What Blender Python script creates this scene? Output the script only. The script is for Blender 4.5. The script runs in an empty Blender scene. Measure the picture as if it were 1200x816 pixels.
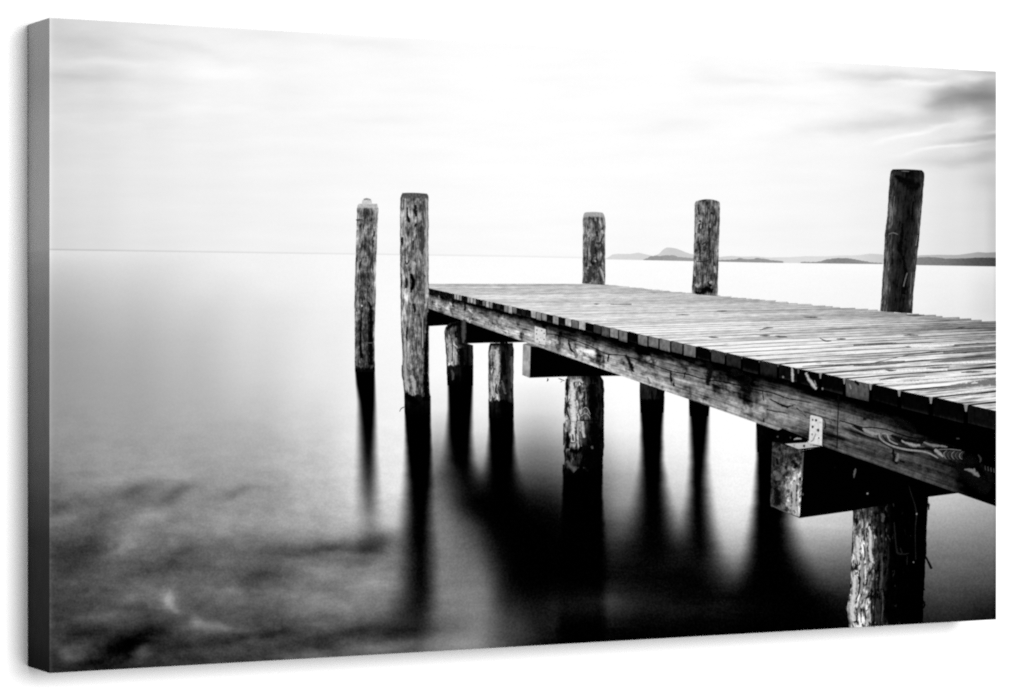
# A black-and-white canvas print of a wooden pier, wrapped round stretcher bars and hung on a white wall.
# The print is a flat object: its ink is laid on the canvas face as thin sheets whose procedural
# materials are written in print coordinates (units of the print, carried by the UV map "print").
import bpy, math, random
from mathutils import Vector

random.seed(7)
C = bpy.context.scene.collection
scene = bpy.context.scene

# ------------------------------------------------------------------ sizes (metres)
H = 0.40                      # height of the canvas
W = 1.798 * H                 # width
D = 0.1035 * H                # depth of the stretcher
EPS = 0.000025                # thickness of one layer of ink
GAP = 0.0015                  # canvas back to wall
F = 3292.0                    # focal length in print units seen from the camera
CAM = (-1.3820 * H, -4.1182 * H - D - GAP, 0.0)      # camera, from the left edge, mid height
FWD = (0.4679, 0.8837)

def at(px, py, layer=0.0):
    """print unit -> point on the canvas face (left edge at x=0, mid height z=0)"""
    a, b = (px - 600.0) / F, -(py - 405.0) / F
    rx, ry = FWD[0] + a * FWD[1], FWD[1] - a * FWD[0]
    t = (-D - GAP - CAM[1]) / ry
    return Vector((CAM[0] + rx * t - W / 2, -D - GAP - layer * EPS, b * t + H / 2))

# ------------------------------------------------------------------ node helpers
class E:
    """a value in a node tree, with arithmetic"""
    def __init__(s, t, sock): s.t, s.s = t, sock
    def _m(s, op, *o, clamp=False):
        n = s.t.nodes.new('ShaderNodeMath'); n.operation = op; n.use_clamp = clamp
        for i, v in enumerate((s,) + o):
            if isinstance(v, E): s.t.links.new(v.s, n.inputs[i])
            else: n.inputs[i].default_value = v
        return E(s.t, n.outputs[0])
    def __add__(s, o): return s._m('ADD', o)
    __radd__ = __add__
    def __sub__(s, o): return s._m('SUBTRACT', o)
    def __rsub__(s, o): return (s * -1.0) + o
    def __mul__(s, o): return s._m('MULTIPLY', o)
    __rmul__ = __mul__
    def __truediv__(s, o): return s._m('DIVIDE', o)
    def pw(s, o): return s._m('POWER', o)
    def mx(s, o): return s._m('MAXIMUM', o)
    def mn(s, o): return s._m('MINIMUM', o)
    def floor(s): return s._m('FLOOR')
    def frac(s): return s._m('FRACT')
    def sin(s): return s._m('SINE')
    def exp(s): return s._m('EXPONENT')
    def clamp(s): return s._m('ADD', 0.0, clamp=True)

def soft_spot():
    g = bpy.data.node_groups.get('soft_spot')
    if g: return g
    g = bpy.data.node_groups.new('soft_spot', 'ShaderNodeTree')
    for k in ('x', 'y', 'value', 'centre_x', 'centre_y', 'radius_x', 'radius_y', 'cosine', 'sine', 'amount'): g.interface.new_socket(k, in_out='INPUT', socket_type='NodeSocketFloat')
    g.interface.new_socket('result', in_out='OUTPUT', socket_type='NodeSocketFloat')
    i = g.nodes.new('NodeGroupInput'); o = g.nodes.new('NodeGroupOutput')
    x, y, v, cx, cy, sx, sy, ca, sa, amp = [E(g, i.outputs[k]) for k in range(10)]
    dx, dy = x - cx, y - cy
    p = (dx * ca + dy * sa) / sx; q = (dy * ca - dx * sa) / sy
    g.links.new((v + ((p * p + q * q) * -1.0).exp() * amp).s, o.inputs[0])
    return g

class Tree:
    def __init__(s, name):
        s.m = bpy.data.materials.new(name); s.m.use_nodes = True
        s.t = s.m.node_tree; s.t.nodes.clear()
    def uv(s, name):
        n = s.t.nodes.new('ShaderNodeUVMap'); n.uv_map = name
        q = s.t.nodes.new('ShaderNodeSeparateXYZ'); s.t.links.new(n.outputs[0], q.inputs[0])
        return E(s.t, q.outputs[0]), E(s.t, q.outputs[1])
    def print_xy(s):
        x, y = s.uv('print'); return x * 1000.0, y * 1000.0
    def val(s, v):
        n = s.t.nodes.new('ShaderNodeValue'); n.outputs[0].default_value = v; return E(s.t, n.outputs[0])
    def noise(s, x, y, z=0.0, detail=2.0, rough=0.5):
        c = s.t.nodes.new('ShaderNodeCombineXYZ')
        for i, v in enumerate((x, y, z)):
            if isinstance(v, E): s.t.links.new(v.s, c.inputs[i])
            else: c.inputs[i].default_value = v
        n = s.t.nodes.new('ShaderNodeTexNoise'); n.inputs['Scale'].default_value = 1.0
        n.inputs['Detail'].default_value = detail; n.inputs['Roughness'].default_value = rough
        s.t.links.new(c.outputs[0], n.inputs['Vector'])
        return E(s.t, n.outputs[0])
    def cn(s, x, y, z=0.0, detail=3.0, rough=0.6, gain=2.6):
        """noise with more contrast, -0.5 .. 0.5"""
        return ((s.noise(x, y, z, detail, rough) - 0.5) * gain + 0.5).clamp() - 0.5
    def white(s, x, z=0.0):
        c = s.t.nodes.new('ShaderNodeCombineXYZ'); s.t.links.new(x.s, c.inputs[0]); c.inputs[2].default_value = z
        n = s.t.nodes.new('ShaderNodeTexWhiteNoise'); s.t.links.new(c.outputs[0], n.inputs['Vector'])
        return E(s.t, n.outputs[0])
    def step(s, a, b, x):
        """smooth step from 0 at a to 1 at b (a, b numbers or values)"""
        n = s.t.nodes.new('ShaderNodeMapRange'); n.interpolation_type = 'SMOOTHSTEP'
        for i, v in zip((0, 1, 2), (x, a, b)):
            if isinstance(v, E): s.t.links.new(v.s, n.inputs[i])
            else: n.inputs[i].default_value = v
        return E(s.t, n.outputs[0])
    def mix(s, a, b, f): return a + (b - a) * f
    def ramp(s, x, stops, lo=None, hi=None, interp='LINEAR'):
        """piecewise curve x -> value; values may be any number"""
        stops = sorted(stops); lo = stops[0][0] if lo is None else lo; hi = stops[-1][0] if hi is None else hi
        vs = [v for _, v in stops]; v0, v1 = min(vs), max(vs); sp = (v1 - v0) or 1.0
        n = s.t.nodes.new('ShaderNodeValToRGB'); cr = n.color_ramp; cr.interpolation = interp
        while len(cr.elements) < len(stops): cr.elements.new(0.5)
        while len(cr.elements) > max(1, len(stops)): cr.elements.remove(cr.elements[-1])
        for e, (p, v) in zip(cr.elements, stops):
            e.position = (p - lo) / (hi - lo)
        for e, (p, v) in zip(cr.elements, stops):
            g = (v - v0) / sp; e.color = (g, g, g, 1)
        s.t.links.new(((x - lo) / (hi - lo)).s, n.inputs[0])
        q = s.t.nodes.new('ShaderNodeSeparateColor'); s.t.links.new(n.outputs[0], q.inputs[0])
        return E(s.t, q.outputs[0]) * sp + v0
    def table(s, x, y, rows):
        """rows [(y, [(x, v)...])] -> smooth field"""
        out = None
        for i, (yy, st) in enumerate(rows):
            r = s.ramp(x, st, 50.0, 1170.0, 'EASE')
            if out is None: out = r
            else: out = s.mix(out, r, ((y - rows[i-1][0]) / (yy - rows[i-1][0])).clamp())
        return out
    def blob(s, x, y, v, cx, cy, sx, sy, ang, amp):
        """v plus one soft elongated spot (a node group, to keep the tree small)"""
        g = soft_spot()
        a = math.radians(ang)
        n = s.t.nodes.new('ShaderNodeGroup'); n.node_tree = g
        for k, q in enumerate((x, y, v)): s.t.links.new(q.s, n.inputs[k])
        for k, q in enumerate((cx, cy, sx, sy, math.cos(a), math.sin(a), amp)): n.inputs[k + 3].default_value = q
        return E(s.t, n.outputs[0])
    def grain(s, x, y, amp):
        return (s.noise(x * 0.42, y * 0.42, 3.3, 2.0, 0.7) - 0.5) * (amp * 1.8)
    def out(s, tone, alpha=None):
        """ink tone (0 black .. 1 bare white canvas, display scale) -> diffuse canvas"""
        alb = tone.mx(0.0).mn(1.0).pw(2.2) * INK_WHITE
        b = s.t.nodes.new('ShaderNodeBsdfDiffuse'); b.inputs['Roughness'].default_value = 0.0
        c = s.t.nodes.new('ShaderNodeCombineColor')
        for i in range(3): s.t.links.new(alb.s, c.inputs[i])
        s.t.links.new(c.outputs[0], b.inputs[0])
        o = s.t.nodes.new('ShaderNodeOutputMaterial'); sh = b.outputs[0]
        if alpha is not None:          # ink that thins out towards its edge
            tr = s.t.nodes.new('ShaderNodeBsdfTransparent'); mx = s.t.nodes.new('ShaderNodeMixShader')
            s.t.links.new(alpha.s, mx.inputs[0]); s.t.links.new(tr.outputs[0], mx.inputs[1]); s.t.links.new(b.outputs[0], mx.inputs[2]); sh = mx.outputs[0]
        s.t.links.new(sh, o.inputs[0])
        return s.m

INK_WHITE = 0.69

# ------------------------------------------------------------------ mesh helpers
class Sheet:
    """collects flat faces in print units; every vertex carries (print x, print y) and (grain u, v)"""
    def __init__(s): s.v, s.f, s.m = [], [], []
    def vert(s, px, py, u=0.0, v=0.0, layer=0.0):
        s.v.append((px, py, u, v, layer)); return len(s.v) - 1
    def face(s, idx, mat=0): s.f.append(idx); s.m.append(mat)
    def poly(s, pts, mat=0, layer=0.0):
        s.face([s.vert(x, y, .5, .5, layer) for x, y in pts], mat)
    def build(s, name, mats, parent, layer):
        me = bpy.data.meshes.new(name)
        co = [at(x, y, layer + l) for x, y, _, _, l in s.v]
        faces = []
        for f in s.f:
            a = 0.0
            for i in range(len(f)):
                p, q = co[f[i]], co[f[(i + 1) % len(f)]]; a += p.x * q.z - q.x * p.z
            faces.append(list(f) if a > 0 else list(reversed(f)))
        me.from_pydata([tuple(c) for c in co], [], faces)
        u1 = me.uv_layers.new(name='print'); u2 = me.uv_layers.new(name='grain')
        for lp in me.loops:
            q = s.v[lp.vertex_index]
            u1.data[lp.index].uv = (q[0] / 1000.0, q[1] / 1000.0); u2.data[lp.index].uv = (q[2], q[3])
        for m in mats: me.materials.append(m)
        for p, mi in zip(me.polygons, s.m): p.material_index = mi
        me.update()
        o = bpy.data.objects.new(name, me); C.objects.link(o)
        if parent: o.parent = parent
        return o

def lerp_pts(pts, y):
    if y <= pts[0][1]: return pts[0][0]
    for (x0, y0), (x1, y1) in zip(pts, pts[1:]):
        if y <= y1: return x0 + (x1 - x0) * (y - y0) / (y1 - y0)
    return pts[-1][0]

def fn(pts, x):
    if x <= pts[0][0]: return pts[0][1]
    for (a, b), (c, d) in zip(pts, pts[1:]):
        if x <= c: return b + (d - b) * (x - a) / (c - a)
    return pts[-1][1]

def spline(pts, n=6):
    """Catmull-Rom through (x, y, w) points"""
    out = []
    for i in range(len(pts) - 1):
        p0 = pts[max(i - 1, 0)]; p1 = pts[i]; p2 = pts[i + 1]; p3 = pts[min(i + 2, len(pts) - 1)]
        for k in range(n):
            t = k / n
            out.append(tuple(0.5 * (2*p1[j] + (p2[j]-p0[j])*t + (2*p0[j]-5*p1[j]+4*p2[j]-p3[j])*t*t + (3*p1[j]-p0[j]-3*p2[j]+p3[j])*t**3) for j in range(3)))
    out.append(tuple(pts[-1])); return out

def stroke(s, pts, mat, layer=1.0, n=6, jag=0.0, rnd=random):
    """a brush of ink of varying width"""
    q = spline(pts, n); prev = None
    for i, (x, y, w) in enumerate(q):
        a = q[max(i - 1, 0)]; b = q[min(i + 1, len(q) - 1)]
        tx, ty = b[0] - a[0], b[1] - a[1]; L = math.hypot(tx, ty) or 1.0
        nx, ny = -ty / L, tx / L; w = max(w * 1.35 + .25, 0.3) / 2
        j0, j1 = (rnd.uniform(-jag, jag), rnd.uniform(-jag, jag)) if jag else (0, 0)
        l = s.vert(x + nx * (w + j0), y + ny * (w + j0), 0, 0, layer); r = s.vert(x - nx * (w + j1), y - ny * (w + j1), 1, 0, layer)
        if prev: s.face([prev[0], l, r, prev[1]], mat)
        prev = (l, r)

def patch(s, cx, cy, rx, ry, mat, layer=1.0, ang=0.0, n=14, rough=0.25, rnd=random):
    """an irregular spot of ink"""
    a0 = math.radians(ang); pts = []
    for k in range(n):
        a = 2 * math.pi * k / n; r = 1 + rnd.uniform(-rough, rough)
        x, y = rx * r * math.cos(a), ry * r * math.sin(a)
        pts.append((cx + x * math.cos(a0) - y * math.sin(a0), cy + x * math.sin(a0) + y * math.cos(a0)))
    c = s.vert(cx, cy, .5, 0, layer); ring = [s.vert(cx + (x - cx) * 1.2, cy + (y - cy) * 1.2, 0, 0, layer) for x, y in pts]
    for k in range(n): s.face([c, ring[k], ring[(k + 1) % n]], mat)

_ink = {}
def ink(t):
    """plain ink of one tone, a little uneven"""
    if t not in _ink:
        T = Tree('ink_%02d' % round(t * 100)); x, y = T.print_xy()
        v = T.val(t) + (T.noise(x * 0.35, y * 0.35, 1.0, 2.0) - 0.5) * (0.30 * t + 0.04) + T.grain(x, y, 0.05)
        u, w = T.uv('grain')
        e = T.step(0.0, 0.75, 1.0 - (u * 2.0 - 1.0)._m('ABSOLUTE'))
        a = (e * 1.45 * (T.cn(x / 2.2, y / 4.0, 7.0 + t, 3.0, .65, 2.4) + 0.66)).clamp()
        a = a.mx(T.step(.96, 1.0, e))
        _ink[t] = T.out(v, a)
    return _ink[t]

# ------------------------------------------------------------------ the root
root = bpy.data.objects.new('canvas_print', None); C.objects.link(root)
root['label'] = 'black and white canvas print of a wooden pier over water on a white wall'
root['category'] = 'canvas print'
root.location = (0, 0, 0)

XL, XR = 58.0, 1167.2
def ytop(x): return 21.0 + (x - 58.0) * 63.0 / 1109.0
def ybot(x): return 789.0 - (x - 58.0) * 63.0 / 1109.0
def yhor(x): return fn([(58, 293.4), (300, 297.0), (600, 301.2), (711, 303.6), (900, 307.6), (1030, 309.2), (1075, 310.4), (1167.2, 312.0)], x)

def band(s, ya, yb, nx=42, ny=24):
    ids = []
    for j in range(ny + 1):
        row = []
        for i in range(nx + 1):
            x = XL + (XR - XL) * i / nx; y = ya(x) + (yb(x) - ya(x)) * j / ny
            row.append(s.vert(x, y, x, y))
        ids.append(row)
    for j in range(ny):
        for i in range(nx): s.face([ids[j][i], ids[j][i+1], ids[j+1][i+1], ids[j+1][i]])

# ------------------------------------------------------------------ sky
def sky_material():
    T = Tree('printed_sky_ink'); x, y = T.print_xy()
    rows = [
     (25,  [(58,.83),(110,.87),(170,.91),(240,.95),(320,.97),(450,.985),(600,1),(850,1),(960,.98),(1060,.93),(1167,.80)]),
     (90,  [(58,.84),(110,.87),(170,.92),(240,.965),(320,.98),(450,.99),(600,1),(850,.995),(960,.985),(1060,.95),(1120,.90),(1167,.80)]),
     (140, [(58,.86),(110,.885),(170,.92),(240,.95),(320,.97),(450,.99),(600,1),(850,.995),(960,.98),(1060,.94),(1120,.89),(1167,.80)]),
     (200, [(58,.865),(110,.89),(170,.925),(240,.945),(320,.965),(450,.985),(600,1),(850,.99),(960,.97),(1060,.94),(1120,.885),(1167,.80)]),
     (250, [(58,.855),(110,.88),(170,.915),(240,.94),(320,.96),(450,.985),(600,.995),(850,.985),(960,.965),(1060,.935),(1120,.885),(1150,.85),(1167,.77)]),
     (305, [(58,.835),(110,.86),(170,.90),(240,.93),(320,.95),(450,.975),(600,.985),(850,.975),(960,.955),(1060,.925),(1120,.88),(1150,.85),(1167,.78)])]
    v = T.table(x, y, rows)
    wx = x + (T.noise(x / 60, y / 30, 5.0, 3.0) - 0.5) * 36; wy = y + (T.noise(x / 50, y / 24, 9.0, 3.0) - 0.5) * 18
    for b in [(95,50,45,14,5,-.05),(90,90,48,7,2,-.05),(125,74,60,6,3,.035),(205,52,60,6,12,-.035),(268,84,45,10,0,.025),(310,42,30,8,5,-.025),
              (425,52,55,9,5,-.035),(330,108,34,16,0,-.02),(440,140,60,6,3,-.016),(240,130,70,5,-3,.014),(832,86,26,11,0,-.030),(790,148,48,10,-5,-.028),(880,96,44,5,3,-.035),
              (1040,89,60,5,3,-.10),(1080,97,60,3,2,.05),(1000,94,45,5,3,-.05),(1130,113,38,16,-10,-.30),(1100,120,16,8,0,-.10),(1165,122,20,26,0,-.14),(1146,92,26,3.5,-3,.10),
              (1050,143,70,9,-3,-.085),(985,152,50,8,-4,-.045),(1090,152,60,3,-13,.06),(1145,144,24,3,-12,.06),(1150,162,46,7,-8,-.12),(1162,154,14,2.5,-6,.09),
              (1120,171,44,2.5,-8,.09),(1146,186,50,7,-6,-.09),(1080,190,40,8,-6,-.04),(1160,212,26,9,0,-.03)]:
        v = T.blob(wx, wy, v, *b)
    v = v + (T.noise(x / 120, y / 16, 2.0, 4.0) - 0.5) * 0.035 + T.cn(x / 90, y / 26, 22.0, 4.0, .6, 2.2) * .05 * T.step(230.0, 120.0, y) * T.ramp(x, [(58,.9),(350,.5),(520,.15),(760,.25),(900,.6),(1167,1.2)]) + T.grain(x, y, 0.012)
    v = v + T.step(300.0, 560.0, x) * T.step(1050.0, 860.0, x) * -.003
    # thin far shore on the left of the horizon
    hx = T.ramp(x, [(58,293.4),(300,297.0),(600,301.2),(711,303.6),(900,307.6),(1167,312.0)])
    shore = T.step(hx - 2.6, hx - 0.9, y) * T.ramp(x, [(58,.085),(300,.06),(470,.045),(690,.045),(720,0),(1167,0)])
    v = v - shore
    # bevel highlight along the left fold, painted into the ink tone
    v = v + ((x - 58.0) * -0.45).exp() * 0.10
    return T.out(v)

# ------------------------------------------------------------------ water
def water_material():
    T = Tree('printed_water_ink'); x, y = T.print_xy()
    rows = [
     (297, [(58,.86),(150,.89),(300,.95),(420,.975),(600,.99),(900,.985),(1070,.965),(1167,.93)]),
     (312, [(58,.80),(150,.85),(300,.945),(420,.975),(600,.99),(1000,.98),(1120,.95),(1167,.91)]),
     (335, [(58,.735),(150,.80),(250,.885),(330,.94),(430,.975),(520,.99),(900,.975),(1050,.955),(1120,.93),(1167,.86)]),
     (365, [(58,.675),(150,.745),(230,.81),(300,.875),(400,.945),(460,.98),(600,1),(1050,.95),(1120,.91),(1167,.83)]),
     (400, [(58,.625),(150,.69),(220,.75),(300,.845),(380,.92),(440,.97),(600,1),(1167,.9)]),
     (440, [(58,.605),(150,.655),(220,.715),(300,.81),(380,.91),(440,.955),(500,.975),(600,1),(900,1)]),
     (480, [(58,.585),(150,.635),(230,.69),(300,.75),(360,.835),(430,.935),(470,.95),(515,.92),(565,.95),(630,.86),(690,.94),(730,.99),(790,1),(890,1)]),
     (505, [(58,.57),(150,.62),(230,.665),(300,.70),(360,.80),(430,.92),(470,.945),(515,.76),(565,.88),(630,.68),(690,.86),(735,.96),(795,.985),(860,1)]),
     (530, [(58,.55),(150,.61),(230,.635),(300,.665),(360,.765),(430,.90),(470,.93),(515,.55),(565,.70),(630,.48),(690,.64),(735,.85),(795,.95),(860,.99)]),
     (560, [(58,.48),(90,.53),(150,.60),(230,.60),(300,.62),(360,.73),(430,.87),(465,.90),(515,.38),(565,.33),(630,.30),(690,.42),(735,.66),(795,.87),(860,.97),(940,.9),(1000,.85),(1110,.84),(1167,.78)]),
     (590, [(58,.40),(100,.46),(150,.50),(230,.53),(300,.58),(360,.67),(430,.82),(465,.86),(515,.43),(565,.10),(630,.17),(690,.25),(728,.54),(795,.72),(860,.94),(960,.84),(1100,.74),(1167,.66)]),
     (615, [(58,.33),(100,.39),(150,.46),(230,.51),(300,.56),(360,.65),(430,.74),(465,.74),(515,.47),(540,.40),(630,.07),(690,.11),(728,.34),(795,.48),(860,.85),(900,.80),(960,.78),(1100,.62),(1167,.55)]),
     (645, [(58,.29),(100,.30),(150,.39),(230,.42),(300,.42),(360,.42),(430,.44),(465,.50),(520,.47),(550,.40),(630,.03),(735,.14),(795,.18),(860,.64),(900,.50),(960,.53),(1000,.5),(1100,.46),(1167,.42)]),
     (675, [(58,.26),(150,.33),(230,.36),(300,.38),(400,.45),(450,.47),(520,.46),(560,.42),(620,.03),(735,.06),(795,.06),(860,.26),(900,.08),(960,.28),(1000,.28),(1100,.35),(1167,.31)]),
     (700, [(58,.26),(150,.33),(230,.36),(300,.38),(400,.45),(450,.45),(520,.47),(565,.45),(600,.20),(650,.08),(700,.13),(760,.09),(800,.04),(860,.04),(960,.10),(1000,.12),(1100,.24),(1167,.19)]),
     (730, [(58,.25),(150,.26),(230,.34),(300,.29),(400,.38),(450,.34),(520,.43),(565,.47),(600,.40),(640,.17),(700,.08),(760,.06),(830,.05),(900,.02),(960,.03),(1100,.12),(1167,.06)]),
     (760, [(58,.20),(100,.25),(150,.14),(230,.21),(300,.25),(370,.31),(450,.35),(540,.48),(590,.46),(640,.05),(700,.02)]),
     (790, [(58,.18),(150,.15),(230,.2),(300,.24),(370,.3)])]
    v = T.table(x, y, rows)
    wx = x + (T.noise(x / 40, y / 26, 4.0, 3.0) - 0.5) * 26; wy = y + (T.noise(x / 38, y / 22, 8.0, 3.0) - 0.5) * 16
    for b in [(158,577,38,11,-12,-.17),(208,578,22,9,-28,-.17),(278,577,45,7,-12,-.11),(135,600,60,9,-14,-.07),(240,592,70,6,-8,.03),(70,600,20,20,0,-.05),(185,556,60,6,-5,.03),
              (75,613,26,9,-12,.14),(100,640,40,13,-8,-.09),(148,640,26,9,-38,.13),(210,656,32,15,-20,-.11),(165,612,42,9,-30,.06),(250,618,50,12,0,.02),(75,662,40,14,0,-.04),
              (375,644,80,8,-6,-.15),(440,636,28,15,-20,-.20),(310,676,34,13,-5,-.12),(375,668,28,8,10,.11),(435,684,28,12,0,.09),(350,702,40,15,0,.05),(405,710,40,12,0,.05),
              (197,702,9,9,0,.27),(206,713,9,6,45,.14),(176,698,38,12,8,.07),(231,728,8,8,0,.14),(262,738,40,8,12,.13),(186,737,44,12,-20,-.13),(140,760,40,15,-28,-.11),(95,742,24,11,0,-.10),(125,722,32,8,-5,.07),
              (84,768,13,10,0,.14),(167,766,17,7,-32,.19),(110,778,24,7,0,-.06),(300,745,60,6,-5,-.14),(320,732,50,8,0,-.04),(370,757,34,8,0,-.06),(275,691,12,8,0,.11),
              (462,757,32,7,-4,.16),(370,770,20,6,0,.08),(545,754,24,8,0,.07),(410,742,55,9,-8,-.14),(470,742,55,9,-8,-.12),(660,742,24,10,0,-.05),(735,744,40,8,0,-.03),(705,712,46,14,-4,.04),(830,715,30,8,-6,.03)]:
        v = T.blob(wx, wy, v, *b)
    # long smooth ripples, stronger low in the print
    low = T.step(430.0, 640.0, y)
    v = v + (T.noise(x / 60, y / 10, 2.0, 4.0) - 0.5) * (low * 0.06 + 0.012)
    v = v + (T.noise(x / 18, y / 13, 6.0, 4.0, 0.65) - 0.5) * (low * 0.17 + 0.006) * T.step(640.0, 440.0, x)
    v = v + T.cn(x / 46, y / 24, 15.0, 3.0, .55, 2.2) * low * .10 * T.step(560.0, 430.0, x)
    # reflections of the posts: (y, left, right, soft left, soft right, strength)
    refl = [
     [(432,416,439,1,1,1),(450,417.5,439.3,2,2,1),(470,420.5,439.5,4,3,1),(500,422,439.3,7,5,.99),(530,422.5,439,9,7,.93),(560,422,440,10,9,.76),(590,423,441,13,11,.56),(612,424,442,15,13,.36),(640,424,443,16,14,.12),(665,424,443,16,14,0)],
     [(465,474,504.5,1,1,1),(485,474.4,504.5,1.4,1.4,1),(510,475.3,505,3,2,1),(540,476.5,505.5,6,4,1),(570,477,505.5,10,7,1),(600,476,504,15,10,.99),(630,475,505,16,13,.97),(660,476,506,19,15,.92),(690,474,507,18,13,.86),(720,466,505,26,15,.72),(745,455,502,34,16,.45),(770,450,495,34,16,.15)],
     [(428,524,554.3,1,1,1),(450,525,554,1.8,1.4,1),(480,525.5,553,3,3,1),(510,524.5,552,6,5,1),(540,524.5,553,13,8,.98),(560,527,557,24,14,.9),(580,534,566,30,20,.78),(600,542,585,26,22,.5),(622,550,600,26,26,0)],
     [(468,572.5,601.5,1,1,1),(500,573,602,2,1.4,1),(540,572,603,7,6,1),(570,569,606,16,14,1),(600,566,612,18,16,.95),(640,580,640,26,24,.5)],
     [(545,659.5,706.5,.8,.8,1),(580,659.5,706,2,2,1),(612,658,707,4,4,1),(660,655,709,8,8,1)],
     [(465,750,778.5,1,1,1),(500,751.3,776.3,3,3,1),(540,752,776,6,5,1),(575,750,779,12,11,1),(612,746,784,18,16,.97),(640,742,790,24,22,.9),(670,740,795,28,28,.4)],
     [(468,807.5,831.5,1,1,1),(500,809,829.5,4,4,1),(540,810,827.5,6,7,1),(570,809,828,8,11,1),(612,806,831,13,14,.97),(640,803,836,18,18,.92),(670,799,842,22,24,.6)],
     [(497,886.5,940,1.5,1,1),(540,887,935,3.5,3,1),(580,885.5,925,7,10,1),(612,882,925,10,16,1),(640,880,930,13,21,.99),(665,877,939,16,26,.97),(690,870,952,22,32,.95),(720,860,975,28,38,.9)],
     [(552,556,3000,30,20,0),(566,548,3000,30,20,.15),(582,548,3000,34,20,.45),(600,553,3000,38,20,.75),(620,562,3000,42,20,.95),(640,574,3000,44,20,.98),(676,602,3000,48,20,.95),(717,632,3000,46,20,.86),(742,650,3000,38,20,.75)]]
    wob = (T.noise(x / 50, y / 13, 12.0, 3.0) - 0.5) * (low * 4.0)
    xx = x + wob
    for i, st in enumerate(refl):
        y0, y1 = st[0][0], st[-1][0]
        g = [T.ramp(y, [(r[0], r[k]) for r in st], y0, y1) for k in range(1, 6)]
        m = T.step(g[0] - g[2], g[0] + g[2], xx)
        if st[0][2] < 2000: m = m * T.step(g[1] + g[3], g[1] - g[3], xx)
        else: m = m * T.step(710.0, 620.0, x)
        m = m * g[4] * T.step(y0 - 1.5, y0 + 0.5, y)
        v = v * (1.0 - m)
    for b in [(690,708,62,18,-4,.085),(800,712,55,14,-4,.045),(880,716,40,14,0,.025),(622,745,28,12,0,.05),(560,700,40,30,20,.03)]:
        v = T.blob(wx, wy, v, *b)
    v = v + T.grain(x, y, 0.075) * (low * 0.9 + 0.3) + 0.008
    v = v + ((x - 58.0) * -0.45).exp() * 0.09 - T.step(1162.0, 1168.0, x) * 0.05  # first term: the left fold's highlight carried on, painted into the water ink
    return T.out(v)

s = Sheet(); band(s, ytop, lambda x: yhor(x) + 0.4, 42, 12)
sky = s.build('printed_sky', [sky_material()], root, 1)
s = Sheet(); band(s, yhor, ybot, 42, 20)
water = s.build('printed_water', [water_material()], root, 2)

# ------------------------------------------------------------------ far hills
def hill_material(name, stops, texture):
    T = Tree(name); x, y = T.print_xy()
    v = T.ramp(x, stops) + (T.noise(x / 3.5, y / 1.6, 1.0, 3.0) - 0.5) * texture + T.grain(x, y, 0.03)
    return T.out(v)
far_hill = hill_material('far_hill_ink', [(700,.86),(770,.83),(790,.80),(850,.83),(930,.87),(1000,.86),(1030,.80),(1075,.74),(1140,.66),(1167,.56)], 0.03)
near_hill = hill_material('near_hill_ink', [(750,.58),(800,.62),(850,.58),(940,.60),(985,.52),(1030,.58),(1075,.52),(1110,.46),(1140,.34),(1167,.27)], 0.16)
def hill(name, top, mat, layer, jag=0.0, lift=0.2):
    s = Sheet(); rnd = random.Random(int(top[0][0]))
    x0, x1 = top[0][0], top[-1][0]; n = max(6, int((x1 - x0) / 1.6)); prev = None
    for i in range(n + 1):
        x = x0 + (x1 - x0) * i / n; yt = min(fn(top, x) + rnd.uniform(-jag, jag), yhor(x) + lift)
        a = s.vert(x, yt); b = s.vert(x, yhor(x) + lift + .3)
        if prev: s.face([prev[0], a, b, prev[1]])
        prev = (a, b)
    return s.build(name, [mat], root, layer)
hill('printed_hill', [(709,304),(713,301.5),(718,298.3),(724,297.6),(737,297.9),(748,296.4),(757,298.3),(766,300.2),(772,298),(776,293.5),(781,290.2),(786,290.4),(794,291.8),(801,294.8),(808,297.4),(816,299)], far_hill, 3, .15)
hill('printed_hill', [(838,302),(848,300.8),(858,300),(868,301),(886,300.6),(900,302),(925,301.6),(945,300.4),(968,300.6),(985,299.6),(1000,299.5),(1012,298.6),(1020,297.4),(1030,298),(1042,299.6),(1068,300.5),(1080,299.2),(1100,298.8),(1122,299),(1134,297.4),(1145,295.6),(1156,296.4),(1167.2,295.8)], far_hill, 3, .15)
hill('printed_hill', [(754,304.4),(758,303),(762,300.8),(768,299.8),(774,300.2),(780,299.4),(788,299.2),(795,301.2),(803,302.2),(815,302.4)], near_hill, 4, .5)
hill('printed_hill', [(838,304.6),(850,304.8),(862,304),(867,302.6),(872,303.8),(882,304),(887,302.4),(893,303.2),(905,305.2),(918,306.6)], near_hill, 4, .4)
hill('printed_hill', [(938,307.4),(943,306.6),(950,307.2),(962,306.4),(968,304.4),(975,303.2),(984,302.4),(992,302.8),(1002,304),(1012,306),(1022,307.6),(1034,308.4)], near_hill, 4, .35)
hill('printed_hill', [(1068,303.4),(1078,301.6),(1090,301.4),(1102,302.2),(1110,303.4),(1122,303),(1138,302.4),(1150,302),(1167.2,302.2)], near_hill, 4, .3)

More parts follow.
